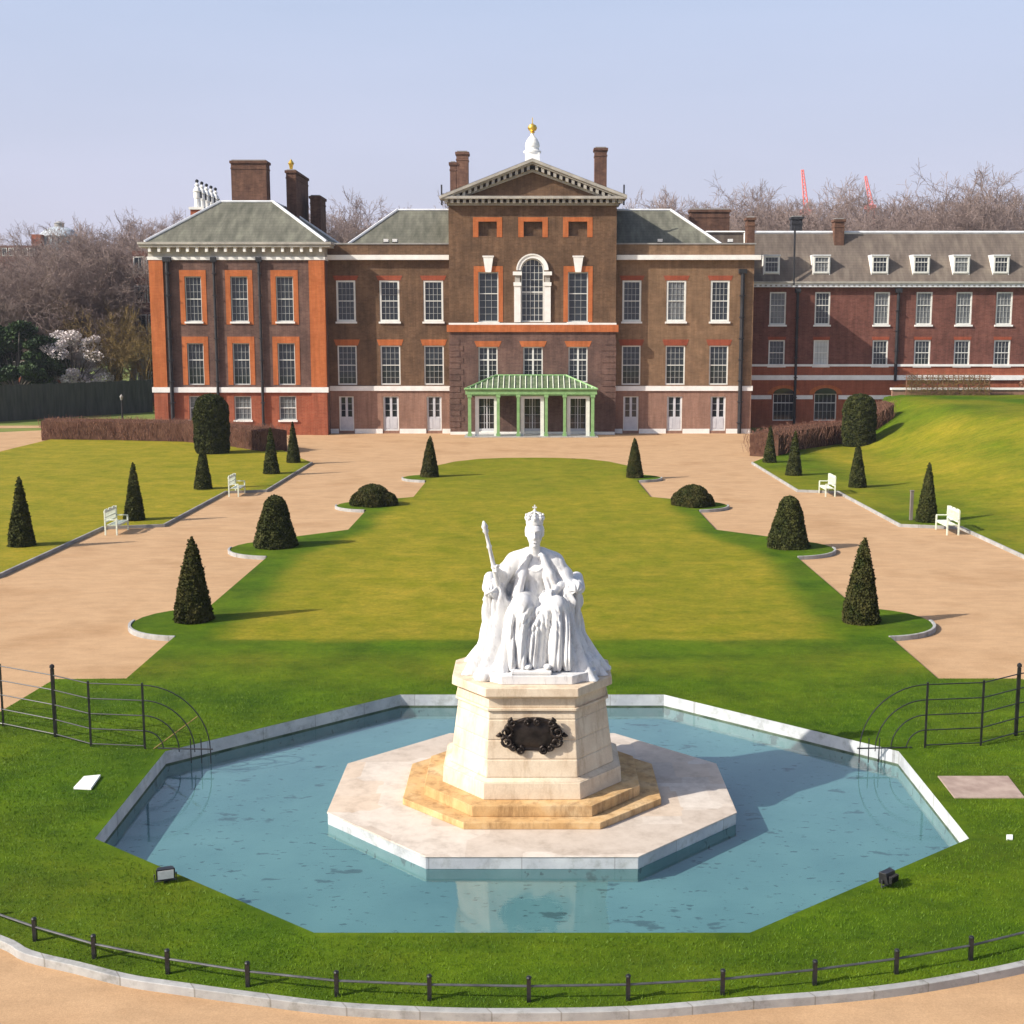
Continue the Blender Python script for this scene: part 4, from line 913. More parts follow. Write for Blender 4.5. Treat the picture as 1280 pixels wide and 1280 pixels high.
for h in row2: sash(pal, h, YL, 4, 5, sill=False); surround(pal, h, YL, .42, M['rubbed'], .55, 0)
for h in row3: sash(pal, h, YL, 4, 4)
for a, b_ in ((190.5, 207.5), (388.5, 407.5)):
    x0, x1 = wx(a, 430, YL), wx(b_, 430, YL); mb = MB(); mb.box(x0 - .012, x1 + .012, YL - .12, YL + .3, zb1 + .01, zc0 + .05, M['rubbed']); child(mb, "pilaster", pal)
    mb = MB(); mb.box(x0 - .012, x1 + .012, YL - .12, YL + .3, ZB - .1, zb0 - .01, M['brick_red']); child(mb, "pilaster", pal)
band(pal, xl0 - .14, xl1 + .14, zb0, zb1, YL, M['stone'], proud=.17)
shell(pal, xl0, xl1, YL, YW + 12.2, ZB - .1, zc0 + 1.2, M['brick_purple'], sides=(1, 1, 1))
zt0 = wz(303, YL)
mb = MB()
def cornice(mb, x0, x1, Y, z0, z1, m_white, m_stone, proj=.75, n=0, y1=None, dentw=.22):
    y1 = y1 or Y + .4
    mb.box(x0 - .10, x1 + .10, Y - .16, y1, z0, z0 + .26, m_white); mb.box(x0 - .05, x1 + .05, Y - .08, y1, z0 + .26, z1 - .42, m_white if n == 0 else m_stone)
    mb.box(x0 - proj + .1, x1 + proj - .1, Y - proj + .1, y1, z1 - .42, z1 - .2, m_stone); mb.box(x0 - proj, x1 + proj, Y - proj, y1, z1 - .2, z1, m_stone)
    for k in range(n):
        x = x0 + .1 + (x1 - x0 - .2 - dentw) * k / (n - 1); mb.box(x, x + dentw, Y - proj + .2, Y - .09, z1 - .80, z1 - .425, m_white)
cornice(mb, xl0, xl1, YL, zc0, zt0, M['stone'], M['cornice'], .72, 19, YW + 12.6); child(mb, "cornice", pal)
for u in (213.5, 271, 327): pipe(pal, wx(u, 430, YL), YL, ZB, zc0 - .15, .17 if u < 220 else .12)
def hip(root, x0, x1, y0, y1, z0, rx0, rx1, ry0, ry1, z1, mat, name="roof", flash=True):
    mb = MB()
    b_ = [(x0, y0, z0), (x1, y0, z0), (x1, y1, z0), (x0, y1, z0)]; t = [(rx0, ry0, z1), (rx1, ry0, z1), (rx1, ry1, z1), (rx0, ry1, z1)]
    for i in range(4): j = (i + 1) % 4; mb.poly([b_[i], b_[j], t[j], t[i]], mat)
    mb.poly(t, M['lead']); r = child(mb, name, root)
    if flash:
        for i in range(4):
            mb = MB(); mb.tube([Vector(b_[i]) + Vector((0, 0, .05)), Vector(t[i]) + Vector((0, 0, .05))], .13, M['leadw'], 6); child(mb, "hip_flashing", root, parent=r)
            mb = MB(); mb.tube([Vector(t[i]) + Vector((0, 0, .03)), Vector(t[(i + 1) % 4]) + Vector((0, 0, .03))], .12, M['leadw'], 6); child(mb, "ridge_flashing", root, parent=r)
    return r
ryd = 4.6; z1r = wz(252.5, YL + ryd)
hip(pal, xl0 - .25, xl1 + .25, YL - .2, YW + 12.3, zt0 + .01, wx(276, 252, YL + ryd), wx(341, 252, YL + ryd), YL + ryd, YW + 8.2, z1r, M['slate'])
Yq = YL + 7; chimney(pal, wx(289, 225, Yq), wx(333, 225, Yq), Yq, Yq + 1.6, z1r - .6, wz(204, Yq))
chimney(pal, wx(358, 240, 118), wx(370, 240, 118), 118, 124.5, 15, wz(216, 118))
chimney(pal, wx(388, 270, 121), wx(401, 270, 121), 121, 124, 15, wz(248, 121))
mb = MB(); Yp = 119.0
mb = MB(); xg = wx(364, 212, 119); mb.lathe([(.12, 0), (.16, .3), (.22, .55), (.30, .62), (.08, .95), (.05, 1.0)], M['gold'], (xg, 119, wz(216, 118) + .3), 12); child(mb, "chimney_pot", pal)
# cowled pots on a low stack behind the pavilion's left side
Yp = 125; xs0 = wx(238, 266, Yp); mb = MB(); mb.box(xs0, xs0 + 1.2, Yp, Yp + 9, 14, wz(262, Yp), M['brick_red']); mb.box(xs0 - .12, xs0 + 1.32, Yp - .12, Yp + 9.1, wz(262, Yp), wz(260, Yp) + .1, M['stone']); child(mb, "chimney", pal)
for k in range(5):
    yy = Yp + .7 + k * 1.8; zz = wz(260, Yp); cx_ = xs0 + .55
    mb = MB(); mb.lathe([(.34, 0), (.30, .9), (.36, 1.0), (.34, 1.5), (.42, 1.6), (.28, 1.9), (.16, 2.05), (.22, 2.25), (.05, 2.45)], M['stone'], (cx_, yy, zz), 12)
    mb.box(cx_ + .29, cx_ + .40, yy - .16, yy + .16, zz + 1.0, zz + 1.55, M['pipe']); mb.lathe([(.05, 0), (.17, .1), (.17, .25), (.04, .35)], M['pipe'], (cx_, yy, zz + 2.4), 8); child(mb, "chimney_pot", pal)

# --- middle walls between the pavilion and the centre, and the right-hand wing
def wing(ua, ub, cols, cols3, mat, key):
    x0, x1 = (xl1 if key == 'l' else wx(ua, 430, YW)), wx(ub, 430, YW)
    zb0, zb1 = wz(488.5, YW), wz(482.5, YW); zc = wz(325, YW); zt = wz(319, YW); zp = wz(305.5, YW)
    r1 = [rect(YW, a, b_, 350.5, 402) for a, b_ in cols]; r2 = [(h[0], h[1], wz(481, YW), wz(432, YW)) for h in r1]
    r3 = [rect(YW, a, b_, 495.5, 538.5) for a, b_ in cols3]
    mb = MB(); wall(mb, x0, x1, zb0, zp, YW, r1 + r2, mat); child(mb, "upper_wall", pal)
    mb = MB(); wall(mb, x0, x1, ZB - .1, zb0, YW, r3, M['brick_pink']); child(mb, "ground_floor_wall", pal)
    for h in r1: sash(pal, h, YW, 4, 6, box=.15, inset=.03); lintel(pal, h, YW, M['rubbed_dull'], .40, .28)
    for h in r2: sash(pal, h, YW, 4, 6, box=.10, inset=.06, sill=False); lintel(pal, h, YW, M['rubbed'] if key == 'l' else M['rubbed_dull'], .52, .30)
    for h in r3: sash(pal, h, YW, 3, 4, box=.08, inset=.10, sill=False, name='door', style='door')
    band(pal, x0, x1 + (.1 if key == 'r' else 0), zb0, zb1, YW, M['stone'], proud=.12); band(pal, x0, x1 + (.5 if key == 'r' else 0), zc, zt, YW, M['stone'], "cornice", proud=.42)
    band(pal, x0, x1 + .12, zp, zp + .12, YW, M['lead'], "coping", proud=.06, depth=.5)
    xs = [x0]; 
    for h in r3: xs += [h[0] - .06, h[1] + .06]
    xs += [x1]
    mb = MB()
    for i in range(0, len(xs), 2): mb.box(xs[i], xs[i + 1], YW - .06, YW + .1, ZB - .1, wz(536, YW), M['stone'])
    child(mb, "plinth", pal)
    return x0, x1, zp
xm0, xm1, zpp = wing(408, 562.5, [(420.5, 444.5), (474.5, 499.3), (529.3, 554)], [(424, 442.5), (479, 498.6), (533.4, 552)], M['brick_brown'], 'l')
xr0, xr1, _z = wing(769.5, 940.5, [(778, 801.5), (833, 857.5), (888, 911.8)], [(779, 798), (833.5, 852.6), (888, 907)], M['brick_tan'], 'r')
shell(pal, xr0, xr1, YW, YR + 6, ZB - .1, zpp, M['brick_tan'], sides=(0, 1, 1)); shell(pal, xm0, xm1, YW + .3, YW + 12, ZB - .1, zpp, M['brick_brown'], sides=(0, 0, 1))
pipe(pal, wx(926, 430, YW), YW, ZB, wz(342, YW), .17)
mb = MB(); mb.box(xm0, xr1 - .3, YW + .5, YW + 12, zpp - 1.1, zpp - 1.0, M['lead']); child(mb, "roof_gutter", pal)
ryd = 5.0; zr = wz(263, YW + ryd); zq = wz(304, YW + .8)
hip(pal, wx(432, 302, YW + .8), 0, YW + .7, YW + 12, zq - .3, wx(497, 262, YW + ryd), -.5, YW + ryd, YW + 7.6, zr, M['slate'])
hip(pal, 2, wx(905, 303, YW + .8), YW + .7, YW + 12, zq - .3, 3, wx(838, 264, YW + ryd), YW + ryd, YW + 7.6, zr, M['slate'])
# small roof floodlights on the parapet
for u, v in ((482, 303), (825, 303.5), (913, 303.5), (493, 303)):
    x = wx(u, v, YW); mb = MB(); mb.box(x - .18, x + .22, YW + .05, YW + .35, zpp + .22, zpp + .46, M['lampw']); mb.box(x - .22, x + .26, YW + .36, YW + .5, zpp + .12, zpp + .36, M['pipe']); child(mb, "roof_lamp", pal)
Yb = YW + 9; chimney(pal, wx(863, 276, Yb), wx(912, 276, Yb), Yb, Yb + 1.3, 15, wz(265, Yb)); Yb = YW + 5.2; chimney(pal, wx(934, 288, Yb), wx(943.5, 288, Yb), Yb, Yb + 1.2, 13, wz(275, Yb))
mb = MB(); Yb = YW + 7
for a, b_ in (((882, 290), (931, 290)), ((931, 290), (931, 305))): mb.tube([(wx(*a, Yb), Yb, wz(a[1], Yb)), (wx(*b_, Yb), Yb, wz(b_[1], Yb))], .10, M['stone'], 4)
mb.box(wx(882, 300, Yb), wx(931, 300, Yb) - .1, Yb + .05, Yb + .5, 14, wz(291, Yb), M['slate2']); child(mb, "roof_house", pal)

# --- centre bay
xc0, xc1 = wx(562, 430, YC), wx(769.5, 430, YC); zo0, zo1 = wz(415, YC), wz(406, YC); zcor = wz(257, YC)
w1 = rect(YC, 598, 623, 340, 402.5); w3 = rect(YC, 710, 735, 340, 402.5); arch_h = rect(YC, 651, 680, 323, 402.5)
bl = [rect(YC, a, b_, 277, 295) for a, b_ in ((598, 621), (654.5, 678), (710.5, 734))]
mid = [rect(YC, a, b_, 433.5, 478) for a, b_ in ((598, 622), (654, 678.5), (710.5, 734.5))]
drs = [rect(YC, a, b_, 496, 541) for a, b_ in ((597, 620), (654, 677), (711, 733.5))]
mb = MB(); wall(mb, xc0, xc1, zo1, zcor + .3, YC, [w1, w3, arch_h] + bl, M['brick_brown'], .35)
ax, ar = (arch_h[0] + arch_h[1]) / 2, (arch_h[1] - arch_h[0]) / 2; az = arch_h[3] - ar
for s in (-1, 1):
    pts = [(ax + s * ar * cos(t), az + ar * sin(t)) for t in np.linspace(0, pi / 2, 9)]
    for i in range(8):
        (a, c), (b_, d) = pts[i], pts[i + 1]; q = [(a, YC, c), (a, YC, arch_h[3]), (b_, YC, arch_h[3]), (b_, YC, d)]; mb.poly(q if s < 0 else q[::-1], M['brick_brown'])
        q = [(a, YC, c), (b_, YC, d), (b_, YC + .3, d), (a, YC + .3, c)]; mb.poly(q if s < 0 else q[::-1], M['brick_brown'])
for h in bl: mb.poly([(h[0], YC + .33, h[2]), (h[1], YC + .33, h[2]), (h[1], YC + .33, h[3]), (h[0], YC + .33, h[3])], M['brick_brown'])
child(mb, "upper_wall", pal)
mb = MB(); wall(mb, xc0, xc1, ZB - .1, zo0, YC, mid + drs, M['brick_purple']); child(mb, "lower_wall", pal)
band(pal, xc0 - .22, xc1 + .22, zo0, zo1, YC, M['rubbed'], "brick_band", .15); band(pal, xc0 - .05, xc1 + .05, zo1 + .004, zo1 + .16, YC, M['stone'], proud=.11)
shell(pal, xc0, xc1, YC, YW + 12, ZB - .1, zcor + .3, M['brick_brown'])
for h in bl: surround(pal, h, YC, .45, M['rubbed'], .36, .1)
for h in (w1, w3):
    sash(pal, h, YC, 3, 7, inset=.14, box=.09); surround(pal, h, YC, .38, M['rubbed'], .48, 0)
    mb = MB(); xk = (h[0] + h[1]) / 2; mb.extr_y([(xk - .24, h[3] - .02), (xk + .24, h[3] - .02), (xk + .42, h[3] + 1.22), (xk - .42, h[3] + 1.22)], YC - .16, YC + .1, M['stone']); mb.box(xk - .48, xk + .48, YC - .19, YC + .05, h[3] + 1.22, h[3] + 1.34, M['stone']); child(mb, "keystone", pal)
for h in mid: sash(pal, h, YC, style='cross', sill=False, inset=.14, box=.10); lintel(pal, h, YC, M['rubbed'], .48, .34)
for h in drs: sash(pal, h, YC, style='french', sill=False, inset=.12, box=.12, name="door")
# arched window
mb = MB(); yf = YC + .16
def arch_ring(mb, cx, cz_, r0, r1, y0, y1, mat, n=18):
    rings = [[(cx + q * cos(t), y, cz_ + q * sin(t)) for q, y in ((r0, y0), (r1, y0), (r1, y1), (r0, y1))] for t in np.linspace(0, pi, n)]; mb.loft(rings, mat)
ax0, ax1, azb = arch_h[0], arch_h[1], arch_h[2]
mb.box(ax0, ax0 + .10, yf, yf + .12, azb, az, M['white']); mb.box(ax1 - .10, ax1, yf, yf + .12, azb, az, M['white']); arch_ring(mb, ax, az, ar - .10, ar, yf, yf + .12, M['white'])
mb.box(ax0 + .1, ax1 - .1, yf, yf + .12, azb, azb + .12, M['white']); zm = azb + (az - azb) * .58; mb.box(ax0 + .1, ax1 - .1, yf + .01, yf + .11, zm - .05, zm + .05, M['white'])
for i in range(1, 5): xx = ax0 + .1 + (ax1 - ax0 - .2) * i / 5; zt_ = az + math.sqrt(max(0, (ar - .1) ** 2 - (xx - ax) ** 2)); mb.box(xx - .016, xx + .016, yf + .05, yf + .09, azb, zt_, M['white'])
for i in range(1, 9):
    zz = azb + (arch_h[3] - azb) * i / 9; hw2 = (ar - .1) if zz < az else math.sqrt(max(0, (ar - .1) ** 2 - (zz - az) ** 2)); mb.box(ax - hw2, ax + hw2, yf + .055, yf + .085, zz - .015, zz + .015, M['white'])
w = child(mb, "arched_window", pal)
mb = MB(); pts = [(ax1 - .02, azb + .02)] + [(ax + (ar - .02) * cos(t), az + (ar - .02) * sin(t)) for t in np.linspace(0, pi, 16)] + [(ax0 + .02, azb + .02)]; mb.poly([(x, yf + .1, z) for x, z in pts[::-1]], M['glass']); child(mb, "pane", pal, parent=w)
mb = MB(); arch_ring(mb, ax, az, ar + .01, ar + .34, YC - .16, YC + .1, M['stone']); arch_ring(mb, ax, az, ar + .27, ar + .38, YC - .22, YC - .161, M['stone'])
for s in (-1, 1):
    x0, x1 = sorted((ax + s * (ar + .01), ax + s * (ar + .56))); mb.box(x0, x1, YC - .15, YC + .1, azb - .02, az - 1.3, M['stone']); mb.box(x0 - .05, x1 + .05, YC - .22, YC + .1, az - 1.3, az - 1.0, M['stone'])
    mb.box(x0 + .06, x1 - .06, YC - .14, YC + .1, az - 1.0, az - .42, M['cornice']); mb.box(x0 - .1, x1 + .1, YC - .28, YC + .1, az - .42, az - .12, M['stone'])
child(mb, "stone_arch", pal)
# rusticated brick quoins
for s, x in ((1, xc0), (-1, xc1)):
    mb = MB()
    for k in range(17):
        z0 = .5 + k * .50
        if z0 > zo0 - .6: break
        w_ = 1.15 if k % 2 else .85; a, b_ = sorted((x - s * .05, x + s * w_)); mb.box(a, b_, YC - .035, YC + .1, z0, z0 + .42, M['brick_purple'])
    child(mb, "quoins", pal)
band(pal, xc0 + .0, xc1, ZB - .1, .12, YC, M['stone'], "plinth", .05)
# pediment
zc1 = wz(246, YC); xa0, xa1 = wx(557, 250, YC), wx(780, 250, YC); mb = MB()
mb.box(xc0 - .12, xc1 + .12, YC - .2, YC + .5, zcor, zcor + .25, M['cornice']); mb.box(xc0 - .7, xc1 + .7, YC - .8, YC + .5, zc1 - .22, zc1, M['cornice'])
nd = 29
for k in range(nd): x = xc0 - .3 + (xc1 - xc0 + .38) * k / (nd - 1); mb.box(x, x + .24, YC - .62, YC - .01, zc1 - .55, zc1 - .225, M['cornice'])
child(mb, "cornice", pal)
apx = wx(665.5, 200, YC); apz = wz(199, YC - .4); zr0 = zc1 + .05; xe0, xe1 = wx(552, 246, YC), wx(783, 246, YC)
mb = MB()
mb.poly([(xc0, YC + .02, zc1 - .02), (xc1, YC + .02, zc1 - .02), (apx, YC + .02, apz - .7)], M['brick_brown']); child(mb, "tympanum", pal)
def rake(s):
    mb = MB(); xe = xe0 if s < 0 else xe1; th_ = .82
    A = (xe, zr0); B = (apx, apz)
    d = Vector((B[0] - A[0], B[1] - A[1])).normalized(); nn = Vector((-d.y, d.x)) if s < 0 else Vector((d.y, -d.x))
    if nn.y < 0: nn = -nn
    def seg(o0, o1, y0, y1, mat, a=A, b_=B):
        p = [(a[0] - nn.x * o0 * 0, a[1] - o0), (b_[0], b_[1] - o0), (b_[0], b_[1] - o1), (a[0], a[1] - o1)]
        if s > 0: p = p[::-1]
        mb.extr_y(p[::-1], y0, y1, mat)
    seg(0, .24, YC - .85, YC + .6, M['cornice']); seg(.24, .40, YC - .70, YC + .6, M['cornice'], (xe - s * .1, A[1] + .04)); seg(.78, 1.0, YC - .18, YC + .5, M['cornice'], (xc0 if s < 0 else xc1, A[1] + .45))
    L = abs(B[0] - A[0]); n_ = 15
    for k in range(n_):
        t = (k + .9) / (n_ + .6); x = A[0] + (B[0] - A[0]) * t; z = A[1] + (B[1] - A[1]) * t
        q = [(x - .12, z - .41 - .12 * (B[1] - A[1]) / L), (x + .12, z - .41 + .12 * (B[1] - A[1]) / L), (x + .12, z - .76 + .12 * (B[1] - A[1]) / L), (x - .12, z - .76 - .12 * (B[1] - A[1]) / L)]
        if s > 0: q = [(a_, 2 * 0 + b2) for a_, b2 in [(x - .12, z - .41 + .12 * (B[1] - A[1]) / L), (x + .12, z - .41 - .12 * (B[1] - A[1]) / L), (x + .12, z - .76 - .12 * (B[1] - A[1]) / L), (x - .12, z - .76 + .12 * (B[1] - A[1]) / L)]]
        mb.extr_y(q[::-1], YC - .6, YC - .0, M['cornice'])
    return child(mb, "raking_cornice", pal)
rake(-1); rake(1)
mb = MB()
for s, xe in ((-1, xe0), (1, xe1)):
    q = [(xe, YC - .86, zr0 + .02), (apx, YC - .86, apz + .02), (apx, YW + 9, apz + .02), (xe, YW + 9, zr0 + .02)]; mb.poly(q if s < 0 else q[::-1], M['leadw'])
mb.poly([(xe1, YW + 9, zr0), (xe0, YW + 9, zr0), (apx, YW + 9, apz)], M['brick_brown']); child(mb, "pediment_roof", pal)
Yf = YC + 3; fz = wz(200, Yf); mb = MB()
mb.box(apx - .62, apx + .62, Yf - .62, Yf + .62, apz - .8, fz + .55, M['stone'])
mb.lathe([(.60, .50), (.74, .58), (.76, .72), (.60, .80), (.56, 1.0), (.62, 1.12), (.60, 1.35), (.46, 1.68), (.26, 1.92), (.15, 2.05), (.12, 2.2), (.02, 2.2)], M['stone'], (apx, Yf, fz), 24)
u_ = child(mb, "finial", pal)
mb = MB(); mb.lathe([(.10, 2.2), (.24, 2.26), (.14, 2.34), (.32, 2.44), (.41, 2.65), (.32, 2.86), (.12, 2.96), (.04, 3.05), (.03, 3.5)], M['gold'], (apx, Yf, fz), 16); child(mb, "gilded_ball", pal, parent=u_)
for u in (564, 780): # vent stacks and rails at the pediment ends
    mb = MB(); x = wx(u - 12 if u < 600 else u, 240, YC + 2); mb.tube([(x, YC + 2, zc1 - .5), (x, YC + 2, zc1 + 1.2)], .07, M['pipe'], 6); mb.box(min(x, x + (1 if u < 600 else -1.4)), max(x, x + (1 if u < 600 else -1.4)), YC + 1.9, YC + 2.1, zc1 + .35, zc1 + .45, M['pipe']); child(mb, "vent_pipe", pal)
Yb = YW + 5.5; chimney(pal, wx(570.5, 210, Yb), wx(585, 210, Yb), Yb, Yb + 1.4, 17, wz(193, Yb), M['chim']); chimney(pal, wx(562.5, 220, Yb), wx(570, 220, Yb), Yb, Yb + 1.4, 17, wz(206, Yb), M['chim'])
chimney(pal, wx(743.5, 210, Yb), wx(758.5, 210, Yb), Yb, Yb + 1.4, 17, wz(188, Yb), M['chim'])

# --- green porch
YP = YC - 2.6; px0, px1 = wx(585, 515, YP), wx(743, 515, YP); ze0, ze1 = wz(493, YP), wz(487, YP)
g = M['green']; mb = MB(); mb.box(px0 - .2, px1 + .2, YP - .15, YC - .16, ze0, ze1, g); porch = child(mb, "porch", pal)
zr1 = wz(470, YC - .3); tx0, tx1 = px0 + 2.3, px1 - 2.3; mb = MB()
F4 = [(px0 - .25, YP - .2, ze1), (px1 + .25, YP - .2, ze1), (tx1, YC - .17, zr1), (tx0, YC - .17, zr1)]
mb.poly(F4, M['greenglass']); mb.poly([(px0 - .25, YC - .17, ze1), F4[0], F4[3]], M['greenglass']); mb.poly([F4[1], (px1 + .25, YC - .17, ze1), F4[2]], M['greenglass'])
pr = child(mb, "porch_roof", pal, parent=porch)
mb = MB(); up = Vector((0, 0, .05))
for a, b_ in ((F4[0], F4[1]), (F4[1], F4[2]), (F4[2], F4[3]), (F4[3], F4[0])): mb.tube([Vector(a) + up, Vector(b_) + up], .09, g, 6)
for k in range(1, 24):
    t = k / 24; a = Vector(F4[0]).lerp(Vector(F4[1]), t); xx = a.x; zt_ = 1.0
    if xx < tx0: zt_ = (xx - F4[0][0]) / (tx0 - F4[0][0])
    if xx > tx1: zt_ = (F4[1][0] - xx) / (F4[1][0] - tx1)
    b2 = Vector((xx, F4[0][1] + (F4[2][1] - F4[0][1]) * zt_, ze1 + (zr1 - ze1) * zt_)); mb.tube([a + up, b2 + up], .042, M['bench'], 4)
child(mb, "roof_bars", pal, parent=porch)
mb = MB()
for a, b_ in ((585, 589), (621, 624.6), (646, 649.6), (681, 684.6), (704, 707.6), (738.8, 742.8)):
    x0, x1 = wx(a, 515, YP), wx(b_, 515, YP); mb.box(x0, x1, YP - .1, YP + .12, ZB, ze0, g); mb.box(x0 - .05, x1 + .05, YP - .14, YP + .16, ZB, ZB + .3, g); mb.box(x0 - .06, x1 + .06, YP - .14, YP + .16, ze0 - .25, ze0 - .01, g)
mb.box(px0 + .3, px1 - .3, YP, YP + .08, ze0 - .12, ze0 - .02, g); child(mb, "posts", pal, parent=porch)
for a, b_ in ((594, 622), (650.5, 680), (708.5, 737)):
    mb = MB(); x0, x1, z0, z1 = rect(YP + .3, a, b_, 495, 542); fr = M['white']
    mb.box(x0, x0 + .30, YP + .2, YP + .4, ZB, z1, fr); mb.box(x1 - .30, x1, YP + .2, YP + .4, ZB, z1, fr); mb.box(x0 + .3, x1 - .3, YP + .2, YP + .4, z1 - .22, z1, fr)
    child(mb, "door_frame", pal, parent=porch)
mb = MB(); mb.box(px0 - .3, px1 + .3, YP - .4, YC, ZB, ZB + .08, M['kerb']); child(mb, "porch_floor", pal, parent=porch)

# --- the lower range on the right
xg0, xg1 = xr1 + .02, 62.0; ze = wz(359, YR); zev = wz(352, YR)
colsR = [(962, 982.5), (1018.5, 1037.6), (1092.5, 1112), (1145, 1165.3), (1195, 1215), (1245, 1265.5), (1300, 1320)]
r1 = [rect(YR, a, b_, 365, 406) for a, b_ in colsR]; r2 = [(h[0], h[1], wz(457, YR), wz(425, YR)) for h in r1]
zs1, zs0 = wz(458, YR), wz(475, YR); holes3 = [rect(YR, 966, 993, 492, 526), rect(YR, 1017.5, 1045.5, 492, 526), rect(YR, 1121, 1135, 487, 495)]
mb = MB(); wall(mb, xg0, xg1, zs1, ze + .02, YR, r1 + r2, M['brick_dark']); child(mb, "upper_wall", rg)
mb = MB(); wall(mb, xg0, xg1, zs0, zs1, YR - .05, [], M['brick_red']); child(mb, "band_wall", rg)
mb = MB(); wall(mb, xg0, xg1, ZB - .1, zs0, YR, holes3, M['brick_red']); child(mb, "ground_floor_wall", rg)
shell(rg, xg0, xg1, YR, YR + 9, ZB - .1, ze, M['brick_dark'], sides=(0, 1, 1))
band(rg, xg0, xg1, zs1, zs1 + .2, YR, M['stone'], proud=.14); band(rg, xg0, xg1, zs0, wz(469, YR), YR, M['stone'], proud=.2)
for i, h in enumerate(r1): sash(rg, h, YR, 4, 5, box=.12, inset=.05, pane=M['netted'] if i in (2, 3, 4) else None)
for i, h in enumerate(r2): sash(rg, h, YR, 4, 4, box=.12, inset=.05, pane=M['blind'] if i == 1 else None); 
for h in r2: lintel(rg, h, YR, M['rubbed_dull'], .30, .1)
for h in holes3[:2]: sash(rg, h, YR, 5, 3, sill=False, box=.08)
sash(rg, holes3[2], YR, 3, 1, sill=False, box=.06)
for h in holes3:
    mb = MB(); cx_ = (h[0] + h[1]) / 2; r0_ = (h[1] - h[0]) / 2; rings = [[(cx_ + q * cos(t), y, h[3] + q * .55 * sin(t) - .05) for q, y in ((r0_, YR - .03), (r0_ + .5, YR - .03), (r0_ + .5, YR + .1), (r0_, YR + .1))] for t in np.linspace(0, pi, 12)]; mb.loft(rings, M['rubbed'])
    pts = [(cx_ + r0_ * cos(t), h[3] + r0_ * .55 * sin(t) - .02) for t in np.linspace(0, pi, 12)]; mb.poly([(x, YR - .012, z) for x, z in pts[::-1]], M['glass']); child(mb, "brick_arch", rg)
xs = [xg0]
for h in holes3: xs += [h[0] - .15, h[1] + .15]
xs.append(wx(1150, 500, YR)); mb = MB()
for i in range(0, len(xs), 2): mb.box(xs[i], xs[i + 1], YR - .05, YR + .05, wz(499, YR), wz(494, YR), M['stone'])
child(mb, "impost_band", rg)
mb = MB(); mb.box(xg0, xg1, YR - .42, YR + .3, ze, zev - .16, M['leadw']); mb.box(xg0, xg1, YR - .55, YR + .3, zev - .155, zev, M['cornice'])
for k in range(90): x = xg0 + .2 + k * .47; mb.box(x, x + .2, YR - .38, YR - .43, ze + .06, zev - .3, M['lead'])
child(mb, "cornice", rg)
RD = 3.1; zrd = wz(291, YR + RD); xh = xg1 + 2
mb = MB(); mb.poly([(xg0 - .4, YR - .3, zev + .005), (xh, YR - .3, zev + .005), (xh, YR + RD, zrd), (xg0 - .4, YR + RD, zrd)], M['slate2']); mb.poly([(xg0 - .4, YR + RD, zrd), (xh, YR + RD, zrd), (xh, YR + 9.2, zrd - .5), (xg0 - .4, YR + 9.2, zrd - .5)], M['lead'])
mb.poly([(xh, YR + 9.2, zrd - .5), (xg0 - .4, YR + 9.2, zrd - .5), (xg0 - .4, YR + 9.2, ze - 1), (xh, YR + 9.2, ze - 1)], M['slate2']); rr_ = child(mb, "roof", rg)
mb = MB(); mb.tube([(xg0 - .4, YR + RD, zrd + .02), (xh, YR + RD, zrd + .02)], .17, M['leadw'], 6); child(mb, "ridge_flashing", rg, parent=rr_)
def roof_y(z): return YR - .3 + (z - zev) / (zrd - zev) * (RD + .3)
for a, b_ in [(955, 974), (1017, 1037), (1090, 1110), (1142, 1161.5), (1192, 1211.5), (1242, 1261), (1297, 1316)]:
    Yd = YR + .15; x0, x1, z0, z1 = rect(Yd, a, b_, 320, 341.5); mb = MB(); yb = roof_y(z1) + .2
    mb.box(x0 - .08, x1 + .08, Yd - .1, yb, z1, z1 + .12, M['leadw'])
    for s, xx in ((-1, x0), (1, x1)): a_, b2 = sorted((xx, xx + s * .06)); mb.box(a_, b2, Yd, yb, z0 - .5, z1 - .005, M['stone'])
    mb.box(x0, x1, Yd + .05, Yd + .2, z0 - .6, z0, M['stone']); d_ = child(mb, "dormer", rg)
    ww = sash(rg, (x0, x1, z0, z1), Yd - .08, 4, 3, sill=False, box=.13, inset=.04, name="dormer_window")
pipe(rg, wx(995, 430, YR), YR, ZB, ze - .5, .12); pipe(rg, wx(1120, 430, YR), YR, zs0 - .1, ze - .5, .14)
mb = MB(); xx = wx(991, 330, YR + .2); mb.tube([(xx, YR - .5, zev - .3), (xx, YR - .3, wz(283, YR))], .09, M['pipe'], 6); child(mb, "vent_pipe", rg)
Yb = YR + 4; chimney(rg, wx(990, 280, Yb), wx(1003, 280, Yb), Yb, Yb + 1, zrd - 1, wz(274, Yb), M['pipe']); chimney(rg, wx(1043.5, 285, YR + 2.2), wx(1055.5, 285, YR + 2.2), YR + 2.2, YR + 3.4, zev, wz(277, YR + 2.2), M['chim'])

